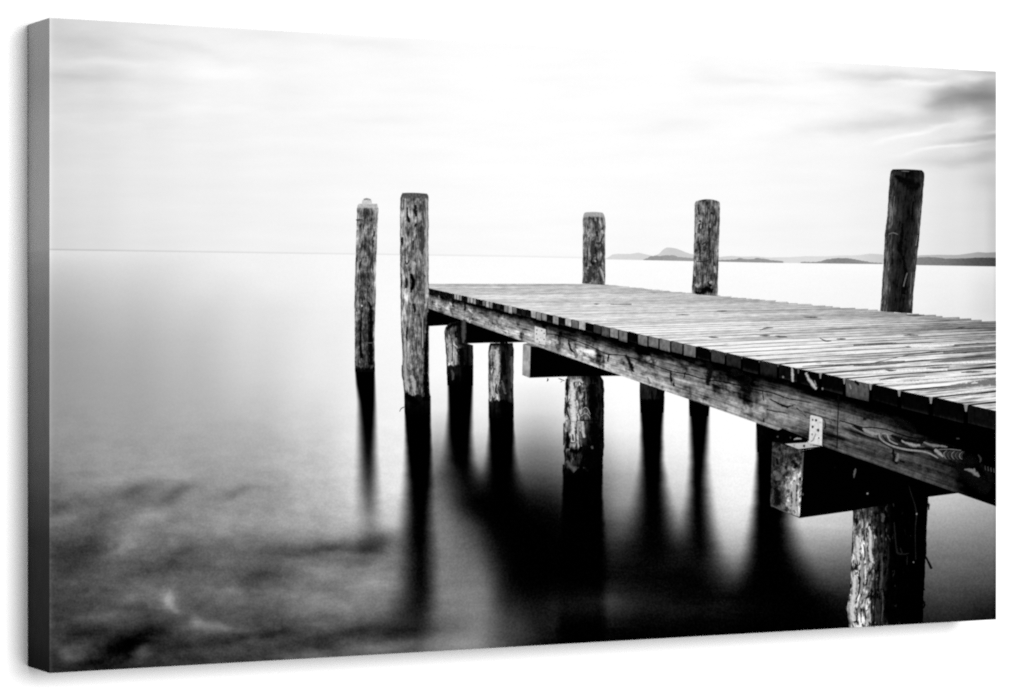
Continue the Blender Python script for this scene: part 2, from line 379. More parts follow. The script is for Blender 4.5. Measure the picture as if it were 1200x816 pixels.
# ------------------------------------------------------------------ posts
def post_material(name, seed, prof, ytone, wl=None, wl_ragged=5.0, streak=.28, blotch=.16, dark=.5, dark_at=.60, low_dark=None, width=30.0, cap=None, white=0.0):
    """prof: tone across the post, ytone: multiplier down the post, wl: the wet line"""
    T = Tree(name); x, y = T.print_xy(); u, v = T.uv('grain')
    k = u * width + (T.noise(u * 2.0, v / 26.0, seed + 11.0, 2.0) - 0.5) * 3.5
    t = T.ramp(u, prof, 0.0, 1.0) * T.ramp(v, ytone)
    t = t * (1.0 + T.cn(k / 2.1, v / 20.0, seed, 3.0, .6) * streak * 3.0)
    t = t * (1.0 + T.cn(k / 1.1, v / 12.0, seed + 31.0, 2.0, .6) * .5) * (.95 + T.cn(k / 11.0, v / 24.0, seed + 51.0, 3.0, .6) * .6)
    t = t + T.cn(k / 6.0, v / 8.0, seed + 3.0, 5.0, .72) * blotch * 2.6 * (T.ramp(u, prof, 0.0, 1.0) * 2.6).clamp() * T.ramp(u, [(0,.8),(.5,1),(.8,.8),(1,.4)], 0.0, 1.0)
    d = T.step(dark_at - .04, dark_at + .05, T.noise(k / 4.0, v / 15.0, seed + 7.0, 4.0, .65))
    t = t * (1.0 - d * dark)
    t = t * (1.0 - T.step(.60, .68, T.noise(k / 1.7, v / 10.0, seed + 41.0, 3.0, .6)) * dark)
    if white: 
        wv = T.step(.60, .68, T.noise(k / 3.2, v / 13.0, seed + 17.0, 3.0, .6))
        t = t + wv * white * T.ramp(u, [(0,1),(.45,1),(.75,.15),(1,0)], 0.0, 1.0)
    if cap:
        t = T.mix(t, T.val(cap[1]) + (T.noise(k / 2.0, v / 2.0, seed, 2.0) - 0.5) * 0.35, T.step(cap[0] + 1.2, cap[0] - 1.2, v + (T.noise(k / 5, 0.0, seed, 2.0) - .5) * 4.0))
    if wl:
        r = v + (T.noise(k / 3.2, v / 9.0, seed + 23.0, 3.0) - 0.5) * wl_ragged * 2.6
        wet = T.step(wl - 1.2, wl + 1.6, r)
        t = T.mix(t, (t * 0.16).mx(0.008) * T.step(wl + 30, wl + 4, v) + 0.006, wet)
    t = T.mix(t, (t - .36) * 1.3 + .33, T.step(.12, .3, t))
    return T.out(t.mx(0.012) + T.grain(x, y, 0.04))

def post(left, right, mat, layer, top_round=2.0, jag=.35, seed=1, strokes=None, inks=(), clip=None, top_sag=0.0, parent=None, mats=None):
    """left/right: [(x, y)...] outlines from top to bottom"""
    s = Sheet(); rnd = random.Random(seed)
    y0, y1 = left[0][1], left[-1][1]; n = max(8, int((y1 - y0) / 2.0)); nc = 8; prev = None
    jl = jr = 0.0
    for j in range(n + 1):
        f = j / n; y = y0 + (y1 - y0) * f
        jl = jl * .6 + rnd.uniform(-jag, jag) * .6; jr = jr * .6 + rnd.uniform(-jag, jag) * .6
        yr_ = right[0][1] + (right[-1][1] - right[0][1]) * f
        xl = lerp_pts(left, y) + (jl if j > 1 else 0); xr = lerp_pts(right, yr_) + (jr if j > 1 else 0)
        row = []
        for c in range(nc + 1):
            u = c / nc; yy = y + (yr_ - y) * u
            yy -= top_sag * (1 - (2 * u - 1) ** 2) * max(0, 1 - f * 8)
            row.append(s.vert(xl + (xr - xl) * u, yy, u, yy))
        if prev:
            for c in range(nc): s.face([prev[c], prev[c+1], row[c+1], row[c]])
        prev = row
    if strokes: strokes(s, rnd)
    return s.build('printed_post', [mat] + [ink(t) for t in inks], parent or root, layer)

L_POST = 5
# far left post
m = post_material('post_ink_a', 1.0, [(0,.55),(.12,.50),(.4,.40),(.65,.36),(.85,.46),(1,.62)], [(235,1.15),(300,1.0),(350,.95),(400,.85),(440,.7)], wl=431, streak=.20, blotch=.16, dark=.55, dark_at=.59, width=26, cap=(244,.66))
def st(s, r):
    stroke(s, [(426,233.9,1.2),(430,233.4,2.0),(434.5,234.2,1.2)], 1, .5); s.poly([(424.6,234.6),(435.2,234.6),(436,239.6),(424,239.6)], 2, .5)
    stroke(s, [(417.2,258,1.6),(421,257.8,1.2),(425,257.5,.6)], 3, 1)
    stroke(s, [(430.5,353,1),(434,360,4),(434.6,375,6),(434.5,400,6.5),(434.5,428,7)], 4, 1, jag=.5)
    stroke(s, [(423,363,1),(423,385,2.2),(422,404,3),(424,420,5)], 4, 1, jag=.5)
    stroke(s, [(423,358,1.4),(424.5,359,2.2)], 2, 1.5); stroke(s, [(426,402,.8),(437,402,.8)], 5, 1.5)
post([(420.6,239),(419,241),(418.3,246),(417.5,270),(416.6,300),(415.8,330),(415.4,352),(415,361),(415.6,364),(415.6,430),(416,436)],
     [(441.8,239),(443,243),(443.6,248),(443,256),(442.2,275),(441,300),(440.2,330),(440.4,352),(439.6,372),(439.2,400),(439.3,436)], m, L_POST, seed=3, strokes=st, inks=(.55,.80,.06,.05,.36))
# second post
m = post_material('post_ink_b', 2.0, [(0,.40),(.06,.62),(.22,.58),(.4,.45),(.6,.46),(.8,.42),(.93,.58),(1,.42)], [(226,1.0),(300,1.0),(350,1.04),(385,.92),(440,.95),(470,.8)], wl=464, wl_ragged=6, streak=.22, blotch=.13, dark=.35, dark_at=.62, width=32, cap=(232.5,.36))
def st(s, r):
    dk, md, lt, bk = 1, 2, 3, 4
    stroke(s, [(486,240,2),(486.6,247,5),(487.5,254,2)], dk, 1, jag=.4)
    stroke(s, [(477,243,1.5),(477,252,3),(479,259,4),(480,261,1)], dk, 1, jag=.4); stroke(s, [(472.6,234,1.0),(472.4,246,1.2)], md, 1)
    stroke(s, [(495,266,2),(495,280,5.5),(494,292,5),(495,298,2)], md, 1, jag=.6); stroke(s, [(484,282,1.5),(484,293,1.4)], dk, 1)
    stroke(s, [(471,278,2.4),(470.8,283,2.6),(471,288,1)], dk, 1, jag=.4); stroke(s, [(475,306,1),(476.5,310,1.4),(479,305,1)], dk, 1)
    stroke(s, [(481,321,3),(483.5,328,6),(483.6,335,5.4),(481,340,4),(481,343,2)], bk, 1, jag=.5); stroke(s, [(475.6,326,2),(475.4,338,3.2)], dk, 1, jag=.4)
    stroke(s, [(488,262,3),(486,266,2)], dk, 1, jag=.5); stroke(s, [(474,262,1.6),(473,270,1.2)], lt, 1)
    stroke(s, [(475,235,2),(474.6,256,2.2)], lt, 1.2); stroke(s, [(478.5,318,1.2),(479.5,342,1.6)], lt, 1.2); stroke(s, [(492,253,3),(492.4,258,3)], lt, 1.2)
    stroke(s, [(499.5,234,1.2),(499.8,300,1.4),(499.5,345,1.4)], lt, 1)
    stroke(s, [(484,356,3.5),(486,363,3),(485,367,1)], dk, 1, jag=.4); stroke(s, [(477,383,1.6),(476.2,392,2.6),(476,398,1)], dk, 1, jag=.3)
    stroke(s, [(501,366,1.6),(500.5,385,4.0),(499.3,410,6.4),(499,440,7),(499,470,8.4)], bk, 1, jag=.35); stroke(s, [(488,395,1),(487.5,415,1)], md, 1); stroke(s, [(495,372,.8),(495,408,1)], lt, 1.1)
    stroke(s, [(474.5,400,2),(474.6,430,3),(475.5,452,4),(476,458,2)], lt, 1, jag=.6); stroke(s, [(481,440,4),(484,446,5),(485,455,4),(486,463,1.5)], lt, 1, jag=.7)
    stroke(s, [(471.4,428,1.4),(471.6,440,2),(472.8,446,1)], md, 1); stroke(s, [(476,460,5),(479,466,7),(484,470,9),(488,476,12)], bk, 1.6, jag=.6)
    stroke(s, [(473.5,477,.8),(470,479,1.0),(468.2,482.5,.6)], md, .2); stroke(s, [(503.2,462,1),(504.4,466,.8)], dk, 1)
post([(471.6,226.3),(469.9,229.5),(469,233),(468.9,262),(469,300),(469.3,340),(469.6,372),(470.2,390),(471.3,410),(472,440),(473.6,462),(474.2,486)],
     [(500.2,227.2),(501.5,229),(501.8,233),(502,262),(501.8,300),(502.2,340),(501.6,372),(502,400),(502.4,440),(503.4,462),(504.4,486)], m, L_POST + 8, seed=5, strokes=st, inks=(.10,.26,.66,.02), top_sag=.6)

# deck posts that stand above the boards
m = post_material('post_ink_c', 3.0, [(0,.62),(.08,.46),(.3,.42),(.5,.40),(.7,.44),(.9,.50),(1,.64)], [(248,1.1),(262,1.0),(300,.92),(333,.85)], streak=.2, blotch=.17, dark=.5, dark_at=.59, width=26, cap=(254.5,.60))
def st(s, r):
    stroke(s, [(690,254,1),(696,259,1.6),(698,264,1)], 1, 1); patch(s, 699.8,256.3,1.2,1,1,1.1)
    stroke(s, [(698,285,3),(703,285,3),(706,279,1.5),(707.4,274,1)], 1, 1, jag=.4); stroke(s, [(699,271,2),(699.3,277,2)], 2, 1)
    stroke(s, [(695,282,4),(694,295,5),(696,302,3)], 1, 1, jag=.6); stroke(s, [(692,306,2),(694,308.6,4),(697,308.6,2)], 2, 1.1); stroke(s, [(691,312,4),(691,322,5),(690.5,331,4)], 1, 1.2, jag=.6)
    stroke(s, [(696.4,305,1.5),(698,307,1.5)], 3, 1.3); stroke(s, [(705,270,3),(706.4,274,3)], 3, 1.2); stroke(s, [(703.5,315,1.5),(706,322,2.6),(707.5,330,1.2)], 3, 1.2); stroke(s, [(690,275,2),(689.6,278,2)], 3, 1.2)
    stroke(s, [(701,317,1),(703,325,2),(704.5,331,1)], 1, 1.3, jag=.3)
post([(685.2,249.3),(683.8,252),(683.2,257),(682.9,290),(682.7,320),(682.5,332.4)], [(706.2,249.6),(708.4,253),(709.4,260),(709.2,290),(709,320),(709,334.2)], m, L_POST + 6, seed=7, strokes=st, inks=(.22,.10,.68), top_sag=.9)
m = post_material('post_ink_d', 4.0, [(0,.56),(.1,.50),(.3,.42),(.6,.38),(.85,.42),(.95,.52),(1,.56)], [(232,1.0),(262,1.0),(300,.95),(345,.95)], streak=.2, blotch=.14, dark=.5, dark_at=.60, width=29)
def st(s, r):
    stroke(s, [(833,249,2.4),(834.6,251,2.0)], 2, 1.1); stroke(s, [(819,259,2.4),(821.5,259.6,2)], 2, 1.1); stroke(s, [(819.5,262,2),(818.6,270,2),(819,274,1.4)], 1, 1, jag=.3); stroke(s, [(831,259,1),(831.4,270,1.6),(831,276,1)], 1, 1)
    stroke(s, [(818,243,2),(819,252,2.4)], 1, .9); stroke(s, [(817,283,3),(819.5,288,3.4),(820,297,2),(820,305,2)], 1, 1, jag=.5); stroke(s, [(822,287,2),(827,284,1)], 1, 1)
    stroke(s, [(830.4,283,1.4),(831,298,2.0),(829.5,303,2)], 1, 1, jag=.4); stroke(s, [(816,306.6,.8),(826,306.4,1.1),(833,303,1.3)], 1, 1.2)
    stroke(s, [(821,264,1.6),(820.6,268,1.2)], 3, 1.2); stroke(s, [(832,262,1.2),(832,267,1)], 3, 1.2); stroke(s, [(816,276,1.2),(815.6,282,1)], 3, 1.2)
    stroke(s, [(815,333,4),(818,336,2),(821,331,1)], 3, 1.2, jag=.4); stroke(s, [(831,332,2),(834,330,3)], 3, 1.2); stroke(s, [(813.5,318,1.4),(814,324,1.8)], 3, 1.2)
    stroke(s, [(814,343,3),(821,343,5),(828,339,8),(835,342,5)], 2, 1.15, jag=.8); stroke(s, [(829,330,2),(833,336,4)], 2, 1.15, jag=.5); stroke(s, [(837,312,2.4),(838,320,3)], 3, 1)
    stroke(s, [(823.5,312,.7),(823,340,.8)], 1, 1); stroke(s, [(812.6,322,1),(812,332,1.6)], 1, 1.3)
post([(815.6,236.2),(814.3,238),(814,244),(813.9,270),(813.3,285),(812.6,310),(811.4,330),(810.6,344.6)], [(842.2,236.2),(843.3,238),(843.6,244),(842.8,275),(842,300),(841.2,325),(840.9,347.4)], m, L_POST + 6, seed=9, strokes=st, inks=(.16,.05,.64), top_sag=2.6)
m = post_material('post_ink_e', 5.0, [(0,.40),(.1,.38),(.25,.25),(.45,.15),(.62,.12),(.8,.20),(.94,.32),(1,.30)], [(197,.5),(207,.75),(240,.95),(300,1.0),(367,.9)], streak=.26, blotch=.07, dark=.5, dark_at=.60, width=38)
def st(s, r):
    stroke(s, [(1046,199.5,1.4),(1062,199.8,2.4),(1078,200.4,1.4)], 2, 1); stroke(s, [(1056,200.6,.8),(1065,201,1.0)], 3, 1.2)
    stroke(s, [(1048,206,4),(1058,212,8),(1070,218,12),(1078,216,6)], 1, .8, jag=.8)
    stroke(s, [(1058,262,2),(1056,282,5),(1054,292,6),(1057,300,2)], 1, 1, jag=.6); stroke(s, [(1058,300,3),(1061,320,5),(1060,332,5),(1058,345,6)], 1, 1, jag=.7); stroke(s, [(1070,236,2),(1068,258,3)], 1, 1, jag=.5)
    stroke(s, [(1041,275,.8),(1046,273,1.2),(1052,275,.6)], 3, 1.1); stroke(s, [(1058.5,336,1),(1061,326,1.4),(1063,320,.8)], 3, 1.2); stroke(s, [(1039,300,1),(1036,345,1.2)], 3, 1.1); stroke(s, [(1075,276,1),(1073,288,1.4)], 3, 1.1); stroke(s, [(1068,320,.8),(1066.5,345,1)], 3, 1.1); stroke(s, [(1048,230,.7),(1045,262,.8)], 3, 1.1)
post([(1046,198.6),(1043.6,201),(1042.8,208),(1041,232),(1039.4,255),(1037,275),(1036.4,290),(1034.8,318),(1033,345),(1031.6,365)], [(1080,199.6),(1083,202.5),(1083,208),(1081.2,230),(1079.2,255),(1077,280),(1074.6,300),(1072,325),(1070.2,345),(1068.6,367.6)], m, L_POST + 6, seed=11, strokes=st, inks=(.06,.09,.42), top_sag=.5)

# ------------------------------------------------------------------ the pier: geometry of the deck in print units
def near_y(x): return 338.0 + (x - 502.0) * 0.2165
def thick(x): return (x - 325.0) * 0.0303
def beam_bot(x): return 361.5 + (x - 502.0) * 0.349
def gx(n): return 325.0 + 1.0 / (0.0012399 + 0.0000665 * n)
VP2 = (2400.0, 334.0)
FAR = [(690, 332.7), (712, 334.3), (740, 337.3), (780, 341.8), (812, 344.7), (842, 347.3), (900, 353.0), (932, 356.5), (982, 361.0), (1032, 365.4), (1068, 368.8), (1100, 371.8), (1130, 374.8), (1167.2, 378.6)]

def deck_material():
    T = Tree('printed_board_ink'); x, y = T.print_xy(); u, v = T.uv('grain')
    pid = v.floor(); w = v.frac()
    near = T.step(345.0, 440.0, y)
    base = T.table(x, y, [(333, [(500,.82),(600,.80),(690,.80),(800,.80)]), (348, [(520,.85),(600,.88),(700,.86),(800,.80),(850,.78),(900,.78)]),
        (362, [(600,.90),(700,.91),(800,.90),(900,.84),(1000,.78),(1060,.72)]), (378, [(600,.95),(750,.95),(900,.90),(1000,.86),(1060,.78),(1110,.66),(1167,.58)]),
        (400, [(700,.97),(850,.97),(1000,.93),(1080,.88),(1167,.74)]), (425, [(800,.98),(1000,.96),(1100,.92),(1167,.84)]), (450, [(900,.98),(1050,.96),(1167,.86)]), (480, [(1000,.95),(1110,.90),(1167,.85)])])
    t = base - (T.white(pid, 2.0) - 0.35) * 0.15
    g = u / 260.0
    n1 = T.noise(g * 2.2, w * 3.2, pid * 7.3, 4.0, .62); n2 = T.noise(g * 7.0, w * 9.0, pid * 3.1, 3.0, .6)
    side = T.ramp(x, [(480,.35),(700,.6),(900,.9),(1060,1.2),(1167,1.6)])
    t = t - T.step(.46, .70, n1) * 0.40 * side * (near * 0.5 + 0.5) + (n2 - 0.42) * 0.55 * (near * 0.6 + 0.3)
    t = t - T.step(.56, .66, T.noise(g * 5.0, w * 14.0, pid * 2.7, 3.0, .6)) * 0.34 * side * (near * .7 + .15)
    # gaps between boards: dark, uneven lines
    gapn = T.noise(u / 60.0, 0.0, pid * 5.7, 3.0, .6)
    gw = T.step(.20, .05, w) * T.step(.26, .52, gapn) + T.step(.93, .99, w) * .3 * T.step(.45, .6, gapn)
    t = t - gw * (near * 0.66 + 0.34)
    t = (t - .9) * 1.12 + .905
    # knots and splits
    kn = T.step(.70, .76, T.noise(u / 16.0, w * 2.0, pid * 11.9, 2.0, .5)); t = t - kn * 0.35 * (near * .8 + .2)
    t = t + T.cn(x / 11.0, (y + x * .03) / 1.5, 4.0, 3.0, .6) * .17 + T.cn(x / 40.0, (y + x * .03) / 3.2, 14.0, 3.0, .6) * .12
    return T.out(t + T.grain(x, y, 0.05))

pier = None
s = Sheet(); rnd = random.Random(21)
def hits(g):
    """where the board line from near edge point g towards VP2 leaves the print or the deck"""
    gx_, gy_ = g; sl = (VP2[1] - gy_) / (VP2[0] - gx_)
    x = max(gx_ + 0.5, 690.0)
    while x < 1167.2:
        if gy_ + sl * (x - gx_) < fn(FAR, x): return x
        x += 0.5
    return 1167.2
for n in range(-2, 80):
    j = rnd.uniform(-5, 5) if n > 6 else 0.0
    a, b = (gx(n), near_y(gx(n))), (gx(n + 1), near_y(gx(n + 1)))
    if n == -2: a = (1167.2, near_y(1167.2))
    if n == -2 and b[0] > 1167.2: continue
    if n == -1: a = (min(gx(-1), 1167.2), near_y(min(gx(-1), 1167.2)))
    ea = eb = min(hits(a) + (3 + j if hits(a) < 1167.2 else 0), 1167.2)
    prev = None; K = 26
    for k in range(K + 1):
        f = k / K
        pts = []
        for (p, e) in ((a, ea), (b, eb)):
            x = p[0] + (e - p[0]) * f; y = p[1] + (VP2[1] - p[1]) * (x - p[0]) / (VP2[0] - p[0])
            pts.append((x, y))
        row = []
        for c in range(4):
            q = c / 3
            x = pts[0][0] + (pts[1][0] - pts[0][0]) * q; y = pts[0][1] + (pts[1][1] - pts[0][1]) * q
            row.append(s.vert(x, y, x, 100.0 - n - q * .9999 - .00005))
        if prev:
            for c in range(3): s.face([prev[c], prev[c+1], row[c+1], row[c]])
        prev = row
# long dark splits that the print shows one by one
for pts in [[(1030,445.6,.5),(1042,443.6,2.0),(1058,442.2,1.2),(1084,441,.6)],[(1020,426.4,.8),(1060,417,.6),(1085,413.4,1.6),(1094,412.6,2.6),(1108,411.4,1.0),(1140,409,.8),(1167,407.5,1.4)],
            [(1085,431.6,.6),(1098,431.2,2.0),(1112,430.6,.6)],[(1126,436.8,.6),(1138,435.9,2.4),(1152,435.6,.6)],[(1037,433.6,.4),(1043,434.4,2.2),(1050,434,.5)],
            [(1058,393.4,.5),(1066,392.8,1.8),(1076,393.2,.5)],[(1060,406.6,.4),(1064,406.8,1.6),(1068,407,.4)],[(1116,406,.4),(1120,405.6,1.4),(1125,405.6,.3)],[(1120,385,.4),(1126,384,1.8),(1132,384.4,.4)],
            [(1142,403,.6),(1146,402.6,1.8),(1152,403,.6),(1167,403,.7)],[(1062,369.7,.8),(1072,369.9,1.8),(1083,369.4,1.2)],[(1060,386.6,.5),(1110,385.6,1.0),(1167,385,1.4)],
            [(1000,405,.5),(1030,403.4,1.2),(1080,401.4,.6),(1110,400.5,.4)],[(1000,428.8,.8),(1030,428,1.0),(1060,425,.6)],[(890,387.4,.4),(898,384.6,1.6),(906,384.4,.4)],[(890,393.6,.5),(897,393.4,1.8),(902,393.4,.5)],
            [(908,394.2,.5),(914,394.6,2.0),(922,395,.4)],[(942,371.8,.4),(950,371.9,1.4),(958,372,.4)],[(960,396,.5),(967,399.6,1.6),(974,400,.6)],[(980,397.6,.4),(985,397.4,1.6),(991,397.2,.4)],[(920,425.6,.5),(945,424.6,1.4),(975,422.8,.8),(1010,420.8,.4)],
            [(940,429.6,.6),(960,428.6,1.4),(990,427.6,1.6),(1030,425.4,.6)],[(792,369.4,.4),(800,369.2,1.2),(808,369.3,.4)],[(696,356.2,.4),(698.5,356.5,1.4),(702,356.2,.4)],[(715,357,.5),(740,356.8,.8)],[(840,364.6,.4),(846,364.8,1.4),(852,364.6,.4)],
            [(830,395.4,.4),(836,395.5,1.6),(842,395.6,.4)],[(1100,468.6,.4),(1130,464,.8),(1167,459.6,1.0)],[(1085,437.8,.4),(1167,428.5,.8)]]:
    stroke(s, pts, 1, 1.0)
for pts in [[(1098,456.4,1),(1120,452.8,5),(1145,449.6,7),(1167,447.6,9)],[(1090,424.6,.6),(1110,423,2.4),(1140,421,3),(1167,418.6,4)],[(1010,428,.8),(1035,425.4,3),(1060,423.2,1)],[(1105,413.4,2.0),(1140,410.8,2.6),(1167,409.6,4.2)],[(1000,404.6,1.6),(1030,402.8,1.4),(1050,402,.6)]]:
    stroke(s, pts, 2, 0.8)
for pts in [[(1105,463.5,1.0),(1130,459.6,2.4),(1167,455.6,2.0)],[(1000,438,2.4),(1060,434.6,4),(1110,432.8,3)],[(1010,447,3),(1060,448.5,4),(1110,444,3),(1167,441,3)],[(1060,406,3),(1090,405.4,4),(1118,404,1)],[(1080,427.5,1.4),(1130,425,3),(1167,423.6,2.6)],[(1138,449.4,.6),(1142,448.8,1.4),(1146,448.8,.5)]]:
    stroke(s, pts, 3, 0.9)
pier = s.build('printed_pier', [deck_material(), ink(.34), ink(.46), ink(.94)], root, L_POST + 4)

# dark hollow under the deck
def dark_material():
    T = Tree('printed_shade_ink'); x, y = T.print_xy()
    sp = T.step(.80, .86, T.noise(x / 5.0, y / 7.0, 2.0, 2.0)) * T.step(900.0, 940.0, x)
    return T.out(T.val(0.022) + sp * 0.2 + T.grain(x, y, 0.02))
dark = dark_material()
s = Sheet()
s.poly([(501,360),(546,376),(600,390.5),(645,406),(627,400.8),(600,401.6),(572,401.9),(545,402.8),(545,383),(523,381.3),(501,382.6)])
s.build('printed_underside', [dark], pier, L_POST)

# ------------------------------------------------------------------ posts below the deck
m = post_material('post_ink_f', 6.0, [(0,.30),(.08,.55),(.25,.50),(.5,.42),(.62,.10),(.8,.05),(.92,.16),(1,.08)], [(376,.35),(388,.8),(400,1.1),(428,1.15)], wl=428, wl_ragged=3.5, streak=.3, blotch=.12, dark=.6, dark_at=.58, width=31, white=.18)
def st(s, r):
    stroke(s, [(523,386,2),(530,381,4),(538,380,5)], 1, 1, jag=.5); stroke(s, [(540,408,6),(541,430,8)], 1, 1, jag=.6)
    stroke(s, [(529,396,1),(530,410,1),(529.5,424,1)], 1, 1.2); stroke(s, [(533.5,388,2),(534.5,396,2.4)], 1, 1.2, jag=.3); stroke(s, [(526,392,1),(526.5,404,2),(527,426,3)], 2, 1, jag=.6); stroke(s, [(532,406,2),(533,416,3),(534,427,2)], 2, 1, jag=.5)
    stroke(s, [(529,434,2),(531,440,3),(530,446,1)], 3, 1.3, jag=.4); stroke(s, [(543,376,5),(543.3,390,5.6),(542.5,402,2)], 3, .8, jag=.4)
post([(527,379),(522.6,383),(520.6,388.4),(521.4,400),(522.6,415),(523.4,428),(524,452)], [(545.6,374.6),(546,380),(546.4,402.5),(554,404.5),(554.4,410),(554.6,428),(554.2,452)], m, L_POST + 1, seed=13, strokes=st, inks=(.04,.66,.28), parent=pier, jag=.4)
m = post_material('post_ink_g', 7.0, [(0,.40),(.1,.48),(.3,.62),(.42,.50),(.52,.14),(.75,.10),(.88,.24),(1,.12)], [(400,.3),(410,.9),(440,1.05),(470,1.05)], wl=469, wl_ragged=6, streak=.3, blotch=.15, dark=.6, dark_at=.58, width=30, white=.12)
def st(s, r):
    stroke(s, [(574,404,3),(583,403.5,3.4),(595,403,5)], 1, 1, jag=.5); stroke(s, [(581,410,4),(582.5,420,6),(583,432,4),(583,440,2)], 2, 1, jag=.6); stroke(s, [(576,448,2),(576.4,460,3),(579,466,2)], 2, 1, jag=.5)
    stroke(s, [(582,450,1),(581,458,2),(583,462,1)], 1, 1.2); stroke(s, [(589,412,4),(590,426,5),(591,440,4)], 1, .9, jag=.7); stroke(s, [(599.5,418,3),(600,440,3.4),(599,455,1)], 3, 1, jag=.4); stroke(s, [(588,446,2),(590,455,3),(592,462,2)], 3, 1.1, jag=.6)
post([(574.8,402.4),(572.6,406),(572,412),(572.2,440),(572.4,470),(572.6,490)], [(600.8,402),(602,408),(602.2,414),(601.4,440),(602,470),(602,490)], m, L_POST + 1, seed=15, strokes=st, inks=(.05,.74,.32), parent=pier, jag=.35)
m = post_material('post_ink_h', 8.0, [(0,.55),(.06,.58),(.18,.62),(.35,.60),(.5,.38),(.62,.16),(.8,.10),(.93,.12),(1,.05)], [(440,.7),(452,1.0),(490,1.05),(520,.8),(535,.45),(556,.25)], wl=549, wl_ragged=8, streak=.26, blotch=.16, dark=.75, dark_at=.55, width=46, white=.25)
def st(s, r):
    bk, md, lt, wh = 1, 2, 3, 4
    stroke(s, [(664.5,444,3),(664.4,455,4),(664.2,464,2)], bk, 1, jag=.4); stroke(s, [(669,448,3),(671,460,7),(671,475,7),(672,490,8),(673,494,6)], wh, 1, jag=.8); stroke(s, [(672,447,2),(679,445.6,3),(683,449,2)], lt, 1, jag=.4)
    stroke(s, [(675,458,1),(676,464,3),(678,472,2),(680,480,2)], md, 1.1, jag=.4); stroke(s, [(683,466,3),(685.4,466.4,4)], bk, 1.1, jag=.4); stroke(s, [(680,452,2),(683,456,3),(687,452,1.4)], md, 1.1)
    for k in range(4): stroke(s, [(680 - k*1.6,487 + k*1.8,.2),(683,480 + k*3.0,.5),(686,477.6 + k*3.4,.6),(689,480 + k*3.0,.5),(691.4,486 + k*2.2,.2)], (lt, md)[k % 2], 1.2)
    stroke(s, [(694,450,8),(694,470,9),(694,490,8)], bk, .8, jag=1.0); stroke(s, [(702,462,2),(702,472,2)], bk, 1); stroke(s, [(677,492.8,.8),(690,492.6,.9),(703,493.6,.9)], bk, 1.3)
    stroke(s, [(671,494,4),(671.4,504,5),(671,518,5)], wh, 1, jag=.5); stroke(s, [(671,509,1.6),(671.6,517,2.2)], bk, 1.4); stroke(s, [(682,494,3),(683,504,4),(684.4,513,2.6)], lt, 1.1, jag=.4); stroke(s, [(677,494,1.2),(677.4,522,1.2)], lt, 1.1)
    stroke(s, [(664,506,3),(665.5,515,5),(665,526,4)], bk, 1, jag=.6); stroke(s, [(660.6,496,1),(660.4,522,1.2)], bk, 1); stroke(s, [(695,496,11),(697,515,14),(692,530,24),(690,548,28)], bk, .9, jag=1.2); stroke(s, [(693,523,2.6),(694.4,526,2.2)], md, 1.2)
    stroke(s, [(668,526,5),(676,530,6),(682,524,3)], bk, 1.2, jag=.8); stroke(s, [(664,540,3),(668,546,5),(674,552,7)], md, 1.2, jag=.8); stroke(s, [(662,466,1),(663.6,478,1.6),(667.6,492,1.2)], bk, 1.2)
    stroke(s, [(661.6,446.5,.8),(657.5,444.8,1.0),(654.2,443.6,.5)], bk, -3); stroke(s, [(659,446.6,.7),(656.6,448.2,.4)], bk, -3)
post([(665,441),(663,446),(662.2,455),(661.4,480),(660.8,505),(660.4,525),(661.2,545),(659.8,557)], [(704,440.8),(707.6,447),(707.8,455),(707.4,480),(707.6,505),(708,525),(706.6,540),(706.2,557)], m, L_POST + 1, seed=17, strokes=st, inks=(.03,.32,.70,.84), parent=pier, jag=.6)
for L, R, sd, prof in (
  ([(749.6,446),(749.6,458),(750,475),(750.4,484)], [(778.8,456),(778.6,464),(778,475),(777.6,484)], 19, [(0,.12),(.3,.14),(.6,.10),(1,.05)]),
  ([(807,466),(807.4,476),(808,488)], [(831.6,474),(831,480),(830.4,488)], 20, [(0,.03),(.5,.02),(1,.02)]),
  ([(886.2,494),(886,500),(886.8,512),(887,530)], [(944,520),(944,524),(940,528),(938,530)], 22, [(0,.08),(.15,.05),(.4,.01),(1,.01)])):
    m = post_material('post_ink_far', float(sd), prof, [(440,1.6),(470,.9),(480,.6)], wl=468 if sd != 22 else None, wl_ragged=5, streak=.25, blotch=.03, dark=.6, dark_at=.56, width=28)
    post(L, R, m, L_POST - 1, seed=sd, parent=pier, jag=.3)

